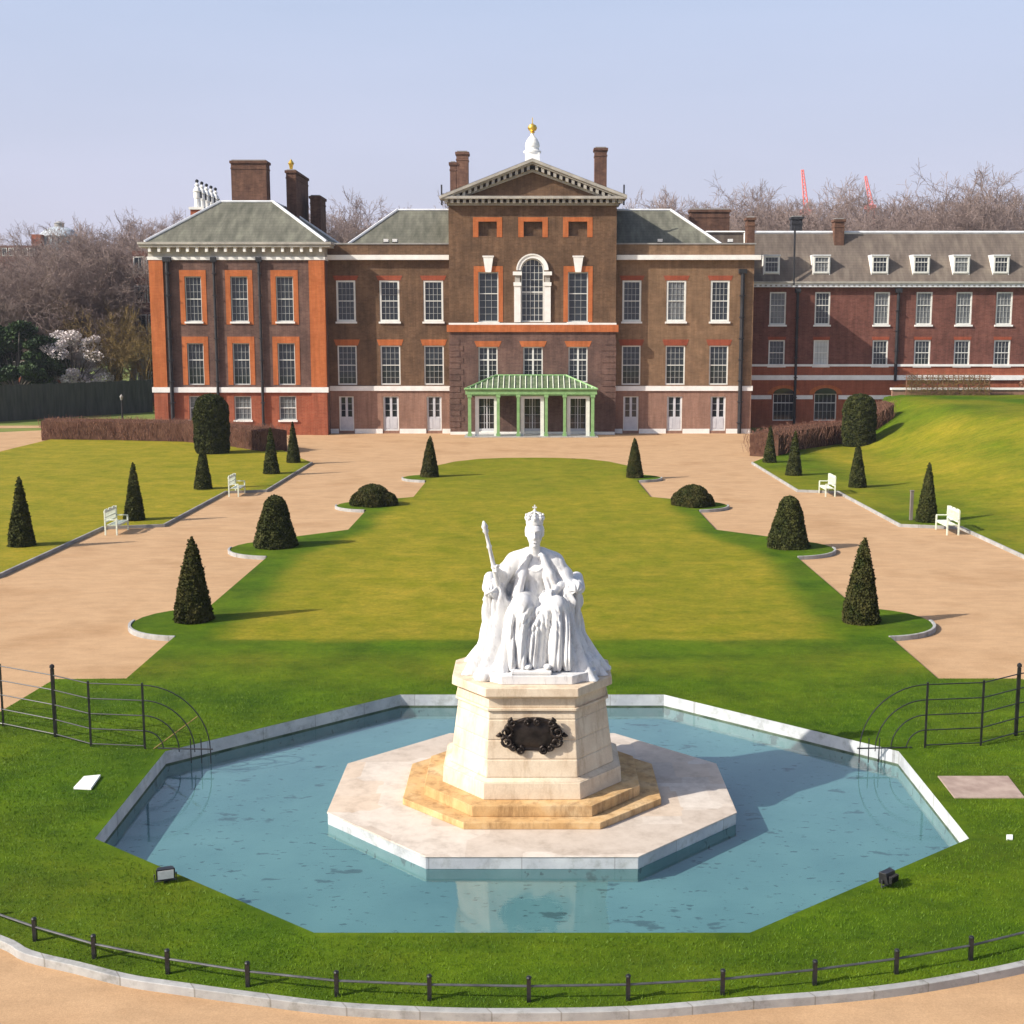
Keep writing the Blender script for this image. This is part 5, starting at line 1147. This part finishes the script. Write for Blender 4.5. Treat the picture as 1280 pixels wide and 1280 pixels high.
# ------------------------------------------------------------------ clipped yews and hedges
def surf_pts(fn, n, jit):
    """fn(u, v) -> points; uniform random samples with outward jitter"""
    return fn(rng.uniform(0, 1, n), rng.uniform(0, 1, n), rng.normal(0, jit, n))
def topiary(name, prof, mat, n, leaf, loc, lobes=None):
    """prof: list of (r, z) up the side"""
    pr = np.array(prof); segs = np.hypot(np.diff(pr[:, 0]), np.diff(pr[:, 1])) * (pr[:-1, 0] + pr[1:, 0]) / 2 + 1e-4; cum = np.concatenate([[0], np.cumsum(segs)]) / segs.sum()
    def body(cx, cy, sc):
        u = rng.uniform(0, 1, n); a = rng.uniform(0, 2 * pi, n); i = np.clip(np.searchsorted(cum, u) - 1, 0, len(segs) - 1); t = (u - cum[i]) / (cum[i + 1] - cum[i])
        r = pr[i, 0] * (1 - t) + pr[i + 1, 0] * t; z = pr[i, 1] * (1 - t) + pr[i + 1, 1] * t
        wob = 1 + .03 * np.sin(3 * a + z * 4) + .025 * np.sin(7 * a - z * 9)
        r = np.maximum(0, r * wob + rng.normal(0, .022, n)) * sc; return np.stack([cx + r * np.cos(a), cy + r * np.sin(a), z * sc + rng.normal(0, .02, n)], 1)
    L = lobes or [(0, 0, 1)]
    V = []; Fc = []; off = 0
    for cx, cy, sc in L:
        v, f = leaf_quads(body(cx, cy, sc), leaf); V.append(v); Fc.append(f + off); off += len(v)
        k = 20; ring = []
        for r_, z_ in prof:
            for j in range(k): ring.append((cx + r_ * .965 * sc * cos(2 * pi * j / k), cy + r_ * .965 * sc * sin(2 * pi * j / k), z_ * sc - .02))
        ring = np.array(ring); fs = [[i * k + j, i * k + (j + 1) % k, (i + 1) * k + (j + 1) % k, (i + 1) * k + j] for i in range(len(prof) - 1) for j in range(k)]
        V.append(ring); Fc.append(np.array(fs) + off); off += len(ring)
    return np_mesh(name, np.concatenate(V), np.concatenate(Fc), mat, loc=loc)
def put(proto, locs, labels, group, scales=None, cat="topiary"):
    for i, (x, y) in enumerate(locs):
        o = proto if i == 0 else proto.copy()
        if i: COL.objects.link(o)
        o.location = (x, y, float(terrain(x, y)) - .02); o.rotation_euler.z = 1.3 * i; s = scales[i] if scales else 1; o.scale = (s * (1 + .05 * sin(3 * i + 1)), s * (1 + .05 * cos(4 * i)), s * (1 + .03 * sin(5 * i))); o.rotation_euler.x = .018 * sin(7 * i); o.rotation_euler.y = .018 * cos(5 * i)
        tag(o, labels[i], cat, group)
cone = [(.50, 0), (.54, .06), (.48, .5), (.37, 1.1), (.26, 1.7), (.14, 2.25), (.05, 2.52), (.005, 2.62)]
slim = [(.44, 0), (.47, .06), (.40, .6), (.30, 1.2), (.20, 1.8), (.11, 2.35), (.04, 2.68), (.005, 2.8)]
c1 = topiary("cone_yew", cone, M['yewb'], 9000, .030, (0, 0, 0)); 
pos = [(-10.42, 38.5), (10.05, 38.3), (-6.19, 76.9), (6.17, 76.5)]
put(c1, pos, ["pointed yew cone in the nearest grass bay left of the central lawn", "pointed yew cone in the nearest grass bay right of the central lawn", "small pointed yew cone at the far left corner of the central lawn, near the palace", "small pointed yew cone at the far right corner of the central lawn, near the palace"], "yew cones round the central lawn", [1, 1.03, .96, .90])
c2 = topiary("cone_yew", slim, M['yew'], 7000, .034, (0, 0, 0))
pos = [(-21.09, 52.16), (-18.62, 59.3), (-18.39, 71.0), (-16.1, 78.6), (-15.94, 85.2), (18.32, 58.8), (18.39, 71.8), (15.98, 77.7), (15.88, 85.2)]
put(c2, pos, ["slim yew cone on the left lawn, leftmost and nearest", "slim yew cone on the left lawn beside the nearer left bench", "slim yew cone on the left lawn in front of the domed clipped yew", "slim yew cone between the farther left bench and the end of the brown hedge", "slim yew cone at the far corner of the left lawn by the palace forecourt", "slim yew cone beside the nearer right bench", "slim yew cone on the right lawn just beyond the farther right bench", "slim yew cone on the right lawn, second from the palace", "slim yew cone at the far corner of the right lawn by the palace"], "slim yew cones along the side lawns", [1.03, 1, .98, 1, .96, .99, .98, .99, .86])
bell = [(.82, 0), (.86, .08), (.76, .5), (.60, 1.1), (.47, 1.6), (.36, 1.95), (.20, 2.12), (.02, 2.18)]
c3 = topiary("bell_yew", bell, M['yew'], 11000, .034, (0, 0, 0))
put(c3, [(-10.57, 52.0), (10.5, 51.8)], ["broad blunt-topped yew in the second grass bay on the left", "broad blunt-topped yew in the second grass bay on the right"], "blunt yews round the central lawn", [.97, 1.0])
lobe = [(.78, 0), (.84, .15), (.80, .45), (.62, .78), (.35, .95), (.02, 1.02)]
c4 = topiary("lobed_yew", lobe, M['yewb'], 6000, .034, (0, 0, 0), [(0, 0, 1.28), (.75, -.15, .86), (-.62, -.25, .84), (.1, .6, .9), (.1, -.65, .8)])
put(c4, [(-8.1, 64.5), (8.15, 64.3)], ["low lobed mound of dark yew in the third grass bay on the left", "low lobed mound of dark yew in the third grass bay on the right"], "lobed yew mounds round the central lawn", [.82, .84])
for i in (1,): bpy.data.objects["lobed_yew.001"].scale.x *= -1 if False else 1
dome = [(1.05, 0), (1.16, .3), (1.20, 1.2), (1.20, 3.0), (1.08, 3.6), (.80, 4.0), (.40, 4.2), (.02, 4.25)]
for i, (x, y, lab, hs) in enumerate(((-23.0, 91.8, "big round-topped clipped yew drum in front of the brown hedge on the left", 1.0), (24.8, 97.0, "big round-topped clipped yew drum against the brown hedge on the right bank", .92))):
    o = topiary("domed_yew", dome, M['yew'], 30000, .05, (x, y, float(terrain(x, y)) - .05)); o.scale = (1, 1, hs); tag(o, lab, "topiary", "domed yews before the hedges")
o = topiary("cone_yew", [(.9, 0), (.95, .2), (.7, 1.6), (.42, 2.8), (.05, 3.6)], M['yew'], 9000, .05, (38.6, 97.5, 2.9)); tag(o, "dark yew cone on top of the bank at the right edge of the view", "topiary")

def hedge(name, path, h, w, label, cat="hedge"):
    r = empty(name, (path[0][0], path[0][1], 0)); tag(r, label, cat, "brown winter hedges before the palace"); ox, oy = path[0]
    P = [np.array(p, float) for p in path]; pts = []
    for i in range(len(P) - 1):
        L = np.linalg.norm(P[i + 1] - P[i]); k = max(1, int(L / .8))
        for j in range(k): pts.append(P[i] + (P[i + 1] - P[i]) * j / k)
    pts.append(P[-1]); rings = []
    for i, p in enumerate(pts):
        t = pts[min(i + 1, len(pts) - 1)] - pts[max(0, i - 1)]; t /= np.linalg.norm(t); nn = np.array([-t[1], t[0]]); z = float(terrain(*p)); ww = w * .40
        rings.append([(p[0] + nn[0] * a - ox, p[1] + nn[1] * a - oy, z + b_) for a, b_ in ((-ww, -.1), (ww, -.1), (ww, h * .82), (0, h * .93), (-ww, h * .82))])
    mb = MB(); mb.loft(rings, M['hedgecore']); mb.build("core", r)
    n = int(420 * sum(np.linalg.norm(P[i + 1] - P[i]) for i in range(len(P) - 1))); t = rng.uniform(0, len(pts) - 1.001, n); i = t.astype(int); f = (t - i)[:, None]; A = np.array(pts)
    p = A[i] * (1 - f) + A[i + 1] * f; tt = A[i + 1] - A[i]; tt /= np.linalg.norm(tt, axis=1)[:, None]; nn = np.stack([-tt[:, 1], tt[:, 0]], 1)
    p = p + nn * rng.normal(0, .27, (n, 1)).clip(-.6, .6) * w; z = terrain(p[:, 0], p[:, 1]); z0 = rng.uniform(0, .75, n) * h; L = rng.uniform(.3, .8, n)
    q0 = np.column_stack([p[:, 0] - ox, p[:, 1] - oy, z + z0]); q1 = q0 + np.column_stack([rng.normal(0, .18, n), rng.normal(0, .18, n), np.minimum(L, h * (rng.uniform(.86, 1.12, n) + .10 * np.sin(p[:, 0] * 1.9) * np.sin(p[:, 1] * 2.7 + p[:, 0])) - z0)])
    v, fc = prisms(q0, q1, np.full(n, .014), np.full(n, .006)); np_mesh("twigs", v, fc, M['hedgeb'], r)
    m2 = n; v, fc = leaf_quads(q0 + (q1 - q0) * rng.uniform(.2, 1, (m2, 1)), .03); np_mesh("dead_leaves", v, fc, M['hedgeb'], r); return r
hedge("winter_hedge", [(-39.5, 104.3), (-33, 103.4), (-27, 101.9), (-22, 97.5), (-18.9, 93.6)], 1.75, 2.6, "clipped brown winter hedge on the left, bare and twiggy, before the left pavilion")
hedge("winter_hedge", [(16.4, 90.2), (19, 95.0), (23, 99.6), (28.2, 102.6)], 1.75, 2.6, "clipped brown winter hedge climbing the right bank before the red range")

# terrace wall, shrubs and trellised climbers on the bank, right
zt_ = 3.0
mb = MB(); mb.box(31.5, 60, 112.2, 112.6, -.2, 3.55, M['brick_pink']); mb.box(31.4, 60, 112.1, 112.7, 3.55, 3.72, M['stone']); tag(mb.build("terrace_wall"), "low pale-capped terrace wall behind the top of the right bank", "wall")
r = empty("trellis", (36, 111.2, 2.9)); tag(r, "bare climbers on a brown wooden trellis behind the right bank", "trellis"); mb = MB()
for k in range(17): mb.box(-3.6 + .45 * k - .03, -3.6 + .45 * k + .03, -.03, .03, -.2, 2.05, M['hedgeb'])
for z in (.5, 1.1, 1.7, 2.0): mb.box(-3.65, 3.65, -.05, -.031, z - .03, z + .03, M['hedgeb'])
mb.build("frame", r)
n = 2500; p = np.column_stack([rng.uniform(-3.6, 3.6, n), rng.normal(0, .12, n), rng.uniform(.1, 1.9, n)]); q = p + np.column_stack([rng.normal(0, .22, n), rng.normal(0, .08, n), rng.normal(.05, .2, n)]); v, f = prisms(p, q, np.full(n, .015), np.full(n, .006)); np_mesh("climber", v, f, M['twig_olive'], r)
def shrub(name, x, y, z, rx, rz, n, leaf, mat, label, cat="shrub", stem=True, group=None):
    r = empty(name, (x, y, z)); tag(r, label, cat, group); k = 14; cc = rng.normal(0, .42, (k, 3)) * [rx, rx, rz] + [0, 0, rz]; cc[:, 2] = np.abs(cc[:, 2]); i = rng.integers(0, k, n)
    d = rng.normal(size=(n, 3)); d /= np.linalg.norm(d, axis=1)[:, None]; p = cc[i] + d * rng.uniform(.5, 1, (n, 1)) ** .5 * [rx * .45, rx * .45, rz * .42]; p[:, 2] = np.maximum(p[:, 2], .02)
    v, f = leaf_quads(p, leaf); np_mesh("foliage", v, f, mat, r)
    q0 = np.zeros((k, 3)); v, f = prisms(q0, cc, np.full(k, .06), np.full(k, .02), 5); np_mesh("stems", v, f, M['bark'], r); return r
shrub("shrub", 41.6, 105.5, 2.95, .85, 1.5, 2600, .06, M['leaf_dark'], "dark upright shrub on the terrace behind the right bank, the left one of two")
shrub("shrub", 44.6, 106.5, 2.95, .75, 1.2, 2200, .06, M['leaf_dark'], "dark upright shrub on the terrace behind the right bank, the right one of two")
shrub("shrub", 42.8, 104.0, 3.0, .7, .35, 1200, .05, M['leaf_dark'], "low green ground shrub between the two dark shrubs on the right terrace")
shrub("shrub", 43.6, 108.5, 3.0, 1.8, .9, 2600, .06, M['hedgeb'], "tangled brown leafless bush among the shrubs of the right terrace")

# ------------------------------------------------------------------ trees behind
def grow_tree(seed, H, spread, nseg, upright=.5, twig=.022, trunk_h=.28, gens=7):
    rs = np.random.default_rng(seed); S0 = []; S1 = []; R0 = []; R1 = []; lv = []
    # trunk
    p = np.zeros(3); base_r = H * .017; T = []
    steps = 6; 
    for k in range(steps):
        q = p + np.array([rs.normal(0, .012) * H, rs.normal(0, .012) * H, H * trunk_h / steps]); T.append((p, q, base_r * (1 - .07 * k), base_r * (1 - .07 * (k + 1)))); p = q
    tips = []
    for k in range(5):
        a = 2 * pi * (k + rs.uniform(-.3, .3)) / 5; t = rs.uniform(.35, .95) if k else .15; d = np.array([cos(a) * t * spread, sin(a) * t * spread, 1.0]); d /= np.linalg.norm(d); tips.append((p, d, H * .21, base_r * .55))
    P = np.array([t[0] for t in tips]); D = np.array([t[1] for t in tips]); L = np.array([t[2] for t in tips]); R = np.array([t[3] for t in tips])
    out0, out1, ra, rb = [], [], [], []
    for g in range(gens):
        # each branch drawn as two bent pieces
        mid = P + D * L[:, None] * .5; D2 = D + rs.normal(0, .16, D.shape) + [0, 0, .05]; D2 /= np.linalg.norm(D2, axis=1)[:, None]; end = mid + D2 * L[:, None] * .5
        out0 += [P, mid]; out1 += [mid, end]; r2 = np.maximum(R * .68, twig * .55); rm = (R + r2) / 2; ra += [R, rm]; rb += [rm, r2]
        if g == gens - 1: break
        kids = 3 if g < gens - 2 else 4
        nP, nD, nL, nR = [], [], [], []
        for k in range(kids):
            t = rs.uniform(.35, 1.0, (len(P), 1)) if k else np.ones((len(P), 1))
            base = np.where(t < .5, P + (mid - P) * t * 2, mid + (end - mid) * (t - .5) * 2); sp = .62 if k else .25
            d = D2 + rs.normal(0, sp, D.shape); d[:, 2] += upright * .28; d /= np.linalg.norm(d, axis=1)[:, None]
            nP.append(base); nD.append(d); nL.append(L * rs.uniform(.58, .84, len(L))); nR.append(np.maximum(r2 * (.8 if k == 0 else .6), twig * .5))
        P, D, L, R = [np.concatenate(x) for x in (nP, nD, nL, nR)]
        if len(P) > nseg: k = rs.choice(len(P), nseg, replace=False); P, D, L, R = P[k], D[k], L[k], R[k]
    crown = prisms(np.concatenate(out0), np.concatenate(out1), np.concatenate(ra), np.concatenate(rb)); tr = prisms([t[0] for t in T], [t[1] for t in T], [t[2] for t in T], [t[3] for t in T], 8)
    return crown, tr
protos = []
def tree_proto(seed, H, spread, nseg, mat, twig=.022, **kw):
    (cv, cf), (tv, tf) = grow_tree(seed, H, spread, nseg, twig=twig, **kw)
    H = float(np.percentile(cv[:, 2], 99.4)); me = []
    for nm, v, f, m_ in (("crown", cv, cf, mat), ("trunk", tv, tf, M['bark'])):
        o = np_mesh(nm, v, f, m_); me.append(o.data); bpy.data.objects.remove(o)
    return me, H
TP = [tree_proto(s, 26, 1.15, 46000, M['twig'], twig=.027, gens=8, upright=.12, trunk_h=.24) for s in (1, 2, 3)] + [tree_proto(9, 14, 1.0, 22000, M['twig_olive'], twig=.022, trunk_h=.10, upright=.2)]
def tree(k, x, y, H, label, rz=0.0, z=0, wide=1.0, group="bare winter trees beyond the palace"):
    me, H0 = TP[k]; s = H / H0; r = empty("bare_tree", (x, y, z), rz); r.scale = (s * wide, s * wide, s); tag(r, label, "tree", group)
    for nm, m_ in (("trunk", me[1]), ("crown", me[0])): o = bpy.data.objects.new(nm, m_); COL.objects.link(o); o.parent = r
def px_tree(k, u, vtop, Y, label, rz, wide=1.0, **kw):
    x, z = W(u, vtop, Y); tree(k, x, Y, (z + .2) * kw.pop('fac', .93), label, rz, 0, wide, **kw)
G1 = "bare trees massed left of the palace"; G2 = "bare trees rising above the right-hand roofs"; G3 = "bare trees above the roof left of the pediment"
# (u, top v, Y)
for i, (u, v, Y, lab) in enumerate([(-25, 318, 175, "bare tree at the far left edge behind the evergreen"), (18, 322, 158, "bare tree behind the evergreen, left of the brick chimney"), (62, 312, 150, "bare tree standing below the pale far dome"), (100, 300, 172, "bare tree just right of the pale far dome"), (128, 292, 154, "bare tree behind the white blossom tree"), (150, 285, 178, "tall bare tree rising left of the palace corner"), (176, 296, 150, "bare tree next to the left corner of the palace"), (208, 288, 168, "bare tree half hidden by the left corner of the palace"), (40, 345, 152, "smaller bare tree over the brick house at the left"), (90, 350, 151, "smaller bare tree behind the left side of the white blossom tree"), (150, 335, 153, "smaller bare tree behind the olive-brown tree"), (-5, 350, 152, "smaller bare tree over the dark evergreen at the left")]):
    px_tree(i % 3, u, v, Y, lab, i * 1.7, 1.25 if v < 330 else 1.5, group=G1, fac=1.03)
for i, (u, v, Y, lab) in enumerate([(412, 238, 165, "bare tree just right of the pavilion chimneys"), (450, 250, 172, "bare tree over the roof left of the pediment, middle one"), (485, 262, 160, "low bare tree over the left ridge"), (532, 243, 176, "bare tree beside the left chimney of the pediment")]):
    px_tree((i + 1) % 3, u, v, Y, lab, i * 2.1 + .5, 1.25, group=G3)
for i, (u, v, Y, lab) in enumerate([(800, 262, 180, "low bare tree right behind the pediment's right chimney"), (828, 236, 168, "bare tree over the roof right of the pediment"), (872, 236, 175, "bare tree behind the wide roof chimney"), (912, 228, 165, "bare tree over the right end of the palace roof"), (950, 232, 178, "bare tree over the joint of palace and red range"), (1000, 244, 166, "bare tree behind the left red crane"), (1042, 243, 176, "bare tree between the two red cranes"), (1085, 232, 165, "bare tree behind the right red crane"), (1125, 236, 180, "bare tree right of the right red crane"), (1165, 214, 172, "tallest bare tree over the red range"), (1212, 212, 160, "large bare tree over the fifth dormer of the red range"), (1255, 238, 170, "bare tree over the last dormer of the red range"), (1300, 228, 176, "bare tree at the right edge above the red range"), (972, 250, 152, "low bare tree behind the first dormer of the red range"), (1028, 250, 150, "low bare tree behind the second dormer of the red range"), (1105, 246, 151, "low bare tree behind the third dormer of the red range"), (1190, 232, 149, "low bare tree behind the fourth dormer of the red range"), (1240, 240, 150, "low bare tree behind the sixth dormer of the red range")]):
    px_tree(i % 3, u, v, Y, lab, i * 1.1 + .2, 1.3, group=G2)
px_tree(3, 150, 372, 146, "broad olive-brown leafless tree between the blossom tree and the palace", .4, .95, group="low trees before the bare trees")
px_tree(3, 183, 400, 143, "small olive-brown leafless tree touching the palace corner", 2.2, 1.0, group="low trees before the bare trees")
# evergreen and magnolia
def crown_tree(name, x, y, z0, H, R, n, leaf, mat, label, clumps=40, twigs=None):
    r = empty(name, (x, y, 0)); tag(r, label, "tree"); k = clumps
    c = rng.normal(0, 1, (k, 3)); c /= np.linalg.norm(c, axis=1)[:, None]; c *= rng.uniform(.35, .95, (k, 1)) ** .6; c *= [R, R, (H - z0) / 2]; c[:, 2] += (H + z0) / 2
    i = rng.integers(0, k, n); d = rng.normal(size=(n, 3)); d /= np.linalg.norm(d, axis=1)[:, None]; sz = rng.uniform(.5, 1.2, k)[i][:, None] * R * .27
    p = c[i] + d * sz * rng.uniform(.3, 1, (n, 1)) ** .4 * [1, 1, .62]; p[:, 2] = np.maximum(p[:, 2], .1); v, f = leaf_quads(p, leaf); np_mesh("crown", v, f, mat, r)
    q0 = np.tile([0, 0, H * .2], (k, 1)); S0 = np.concatenate([q0, [[0, 0, -.1]]]); S1 = np.concatenate([c, [[0, 0, H * .22]]]); v, f = prisms(S0, S1, np.r_[np.full(k, .10), .3], np.r_[np.full(k, .03), .24], 6); np_mesh("trunk", v, f, M['bark'], r)
x, z = W(16, 404, 138); crown_tree("evergreen_tree", x, 138, .2, z, 5.4, 42000, .13, M['leaf_dark'], "dense dark evergreen tree behind the hoarding at the far left", 60)
x, z = W(88, 410, 141); crown_tree("magnolia_tree", x, 141, .8, z, 4.0, 15000, .085, M['blossom'], "small tree covered in pale blossom right of the evergreen", 46)

# hoarding, lamp post, distant houses, dome, cranes
fpts = [G(-60, 531, Z_GROUND), G(0, 527, Z_GROUND), G(95, 521, Z_GROUND), G(191, 515, Z_GROUND)]
r = empty("board_fence", (fpts[0][0], fpts[0][1], 0)); tag(r, "tall dark grey-green board fence running across the left background to the palace", "fence")
for i in range(3):
    a, b_ = Vector((*fpts[i], 0)), Vector((*fpts[i + 1], 0)); o0 = Vector((*fpts[0], 0)); L = (b_ - a).length; d = (b_ - a).normalized(); nrm = Vector((-d.y, d.x, 0)); mb = MB(); k = int(L / .6)
    for j in range(k):
        p = a + d * (L * j / k) - o0; q = a + d * (L * (j + .97) / k) - o0; w_ = nrm * (.03 if j % 2 else .05); mb.loft([[p + w_ * -1 + Vector((0, 0, z)), q - w_ + Vector((0, 0, z)), q + w_ + Vector((0, 0, z)), p + w_ + Vector((0, 0, z))] for z in (-.2, 3.35 + .04 * sin(j * 2.3))], M['fence'])
    mb.build("board_panel", r)
Yp = 116; x = wx(152, 500, Yp); r = empty("lamp_post", (x, Yp, Z_GROUND)); tag(r, "short dark lamp post with a pale lantern before the board fence", "lamp post"); mb = MB(); mb.tube([(0, 0, 0), (0, 0, 2.6)], .07, M['iron'], 8, [.11, .06]); mb.build("post", r)
mb = MB(); mb.lathe([(.08, 2.6), (.15, 2.85), (.17, 2.95), (.06, 3.05), (.03, 3.15)], M['lead'], n=8); mb.build("lantern", r)
def house(name, u0, u1, v0, Y, depth, mat, label, rows, cols, roof=True, cat="house"):
    x0, z = W(u0, v0, Y); x1 = W(u1, v0, Y)[0]; r = empty(name, ((x0 + x1) / 2, Y, Z_GROUND)); tag(r, label, cat); hw2 = (x1 - x0) / 2; mb = MB(); mb.box(-hw2, hw2, 0, depth, 0, z, mat); mb.build("wall", r)
    if roof: mb = MB(); mb.loft([[(-hw2 - .3, -.3, z), (hw2 + .3, -.3, z), (hw2 + .3, depth + .3, z), (-hw2 - .3, depth + .3, z)], [(-hw2 + 1.5, depth * .4, z + 2.6), (hw2 - 1.5, depth * .4, z + 2.6), (hw2 - 1.5, depth * .6, z + 2.6), (-hw2 + 1.5, depth * .6, z + 2.6)]], M['slate2']); mb.build("roof", r)
    for i in range(cols):
        for j in range(rows):
            xx = -hw2 + (i + .5) * 2 * hw2 / cols; zz = z - 1.6 - 3.3 * j
            if zz < 1.5: continue
            mb = MB(); mb.box(xx - .65, xx + .65, -.06, .05, zz - 1, zz + 1, M['white']); mb.box(xx - .5, xx - .04, -.075, .0, zz - .85, zz + .85, M['glass']); mb.box(xx + .04, xx + .5, -.075, .0, zz - .85, zz + .85, M['glass']); mb.build("window", r)
    return r
house("brick_house", -40, 38, 378, 165, 10, M['brick_red'], "red brick house glimpsed through the bare trees at the far left", 3, 7)
house("brick_building", 165, 260, 312, 150, 12, M['brick_dark'], "tall dark brick building half hidden behind the left corner of the palace", 5, 6, False, "building")
r = house("terrace_building", -60, 44, 306, 330, 20, M['brick_dark'], "distant brick block with a chimney on the skyline at the far left", 1, 12, False, "building"); mb = MB(); xx = W(39, 295, 330)[0] - r.location.x; mb.box(xx - 1.2, xx + 1.2, 3, 6, W(39, 300, 330)[1] - 1, W(39, 291, 330)[1], M['brick_red']); mb.build("chimney", r)
x, z = W(75, 299, 340); r = empty("domed_building", (x, 340, 0)); tag(r, "distant pale grey dome with a small lantern on the skyline at the left", "building"); mb = MB(); mb.lathe([(5.2, 0), (5.2, z + .4), (5.5, z + .5)], M['domew'], n=32)
for k in range(24): a = 2 * pi * k / 24; mb.box(5.2 * cos(a) - .15, 5.2 * cos(a) + .15, 5.2 * sin(a) - .15, 5.2 * sin(a) + .15, z - 1.5, z + .3, M['pipe'])
mb.build("drum", r); mb = MB(); mb.lathe([(5.4, z + .5), (5.0, z + 1.1), (3.8, z + 2.2), (2.2, z + 2.9), (1.3, z + 3.1)], M['domew'], n=32); mb.build("dome", r, smooth=False)
mb = MB(); mb.lathe([(1.2, z + 3.0), (1.2, z + 3.9), (1.4, z + 4.0), (.2, z + 4.6)], M['lead'], n=16); mb.build("lantern", r)
def crane(u0, v0, u1, v1, Y, label):
    a = W(u0, v0, Y); b_ = W(u1, v1, Y); r = empty("tower_crane", (b_[0], Y, 0)); tag(r, label, "crane", "red cranes on the skyline"); A = Vector((0, 0, b_[1])); B = Vector((a[0] - b_[0], 0, a[1])); mb = MB()
    d = (B - A); nn = Vector((d.z, 0, -d.x)).normalized(); K = 14
    for s in (-.55, .55): mb.tube([A + nn * s, B + nn * s * .4], .16, M['crane'], 4)
    for k in range(K): t0, t1 = k / K, (k + 1) / K; s = 1 if k % 2 else -1; mb.tube([A + d * t0 + nn * s * .55 * (1 - .6 * t0), A + d * t1 - nn * s * .55 * (1 - .6 * t1)], .10, M['crane'], 4)
    mb.build("jib", r); mb = MB()
    for sx, sy in ((-.8, -.8), (.8, -.8), (.8, .8), (-.8, .8)): mb.box(sx - .12, sx + .12, sy - .12, sy + .12, 0, b_[1], M['crane'])
    for k in range(int(b_[1] / 2)): mb.box(-.8, .8, -.9, -.78, 2 * k, 2 * k + .16, M['crane'])
    mb.build("mast", r); mb = MB(); mb.box(-1.6, 1.2, -1, 1, b_[1] - 1.4, b_[1], M['crane']); mb.build("cab", r)
crane(1003, 212, 1008, 262, 330, "tall thin red crane jib on the skyline above the red range, the left one")
crane(1082, 220, 1089, 256, 360, "shorter thin red crane jib on the skyline above the red range, the right one")

# ------------------------------------------------------------------ grass blades of the fountain lawn (uncountable)
n = 330000
P = np.column_stack([rng.uniform(-13, 13, n), rng.uniform(15.8, 37.5, n)]); P = P[rng.uniform(0, 1, n) < 1 - .93 * sstep(P[:, 1], 27.5, 37)]; keep = inside_np(P, [p for p in lawn_out]) & ~inside_np(P, grow(POOL, .022)) & (np.abs(P[:, 0]) < .45 * P[:, 1] + 1); P = P[keep]
for q in ([(8.06, 23.4), (9.5, 23.4), (9.6, 24.7), (8.0, 24.7)], [(-9.05, 23.8), (-8.5, 23.8), (-8.5, 24.7), (-9.05, 24.7)]): P = P[~inside_np(P, q)]
m_ = len(P); a = rng.uniform(0, 2 * pi, m_); w_ = rng.uniform(.004, .008, m_); h = rng.uniform(.018, .05, m_) * (1 - .5 * sstep(P[:, 1], 28, 36)) * (.7 + .6 * vnoise(P, 1.1, 12)); ln = rng.normal(0, .018, (m_, 2))
v = np.stack([np.column_stack([P[:, 0] - w_ * np.cos(a), P[:, 1] - w_ * np.sin(a), np.full(m_, -.004)]), np.column_stack([P[:, 0] + w_ * np.cos(a), P[:, 1] + w_ * np.sin(a), np.full(m_, -.004)]), np.column_stack([P + ln, h])], 1).reshape(-1, 3)
o = np_mesh("grass_blades", v, np.arange(3 * m_).reshape(m_, 3), M['blade']); tag(o, kind='stuff')

# ------------------------------------------------------------------ light spring haze in the air
mb = MB(); mb.box(-420, 420, -40, 440, -3.0, 70, M['white']); hz = mb.build("haze"); hz.data.materials.clear(); tag(hz, kind='stuff')
hm = bpy.data.materials.new("haze"); hm.use_nodes = True; hn = hm.node_tree; hn.nodes.remove(hn.nodes["Principled BSDF"])
vp = hn.nodes.new("ShaderNodeVolumePrincipled"); vp.inputs['Color'].default_value = (.80, .84, 1.0, 1); vp.inputs['Density'].default_value = .00016
hn.links.new(vp.outputs[0], [x for x in hn.nodes if x.type == 'OUTPUT_MATERIAL'][0].inputs['Volume']); hz.data.materials.append(hm)
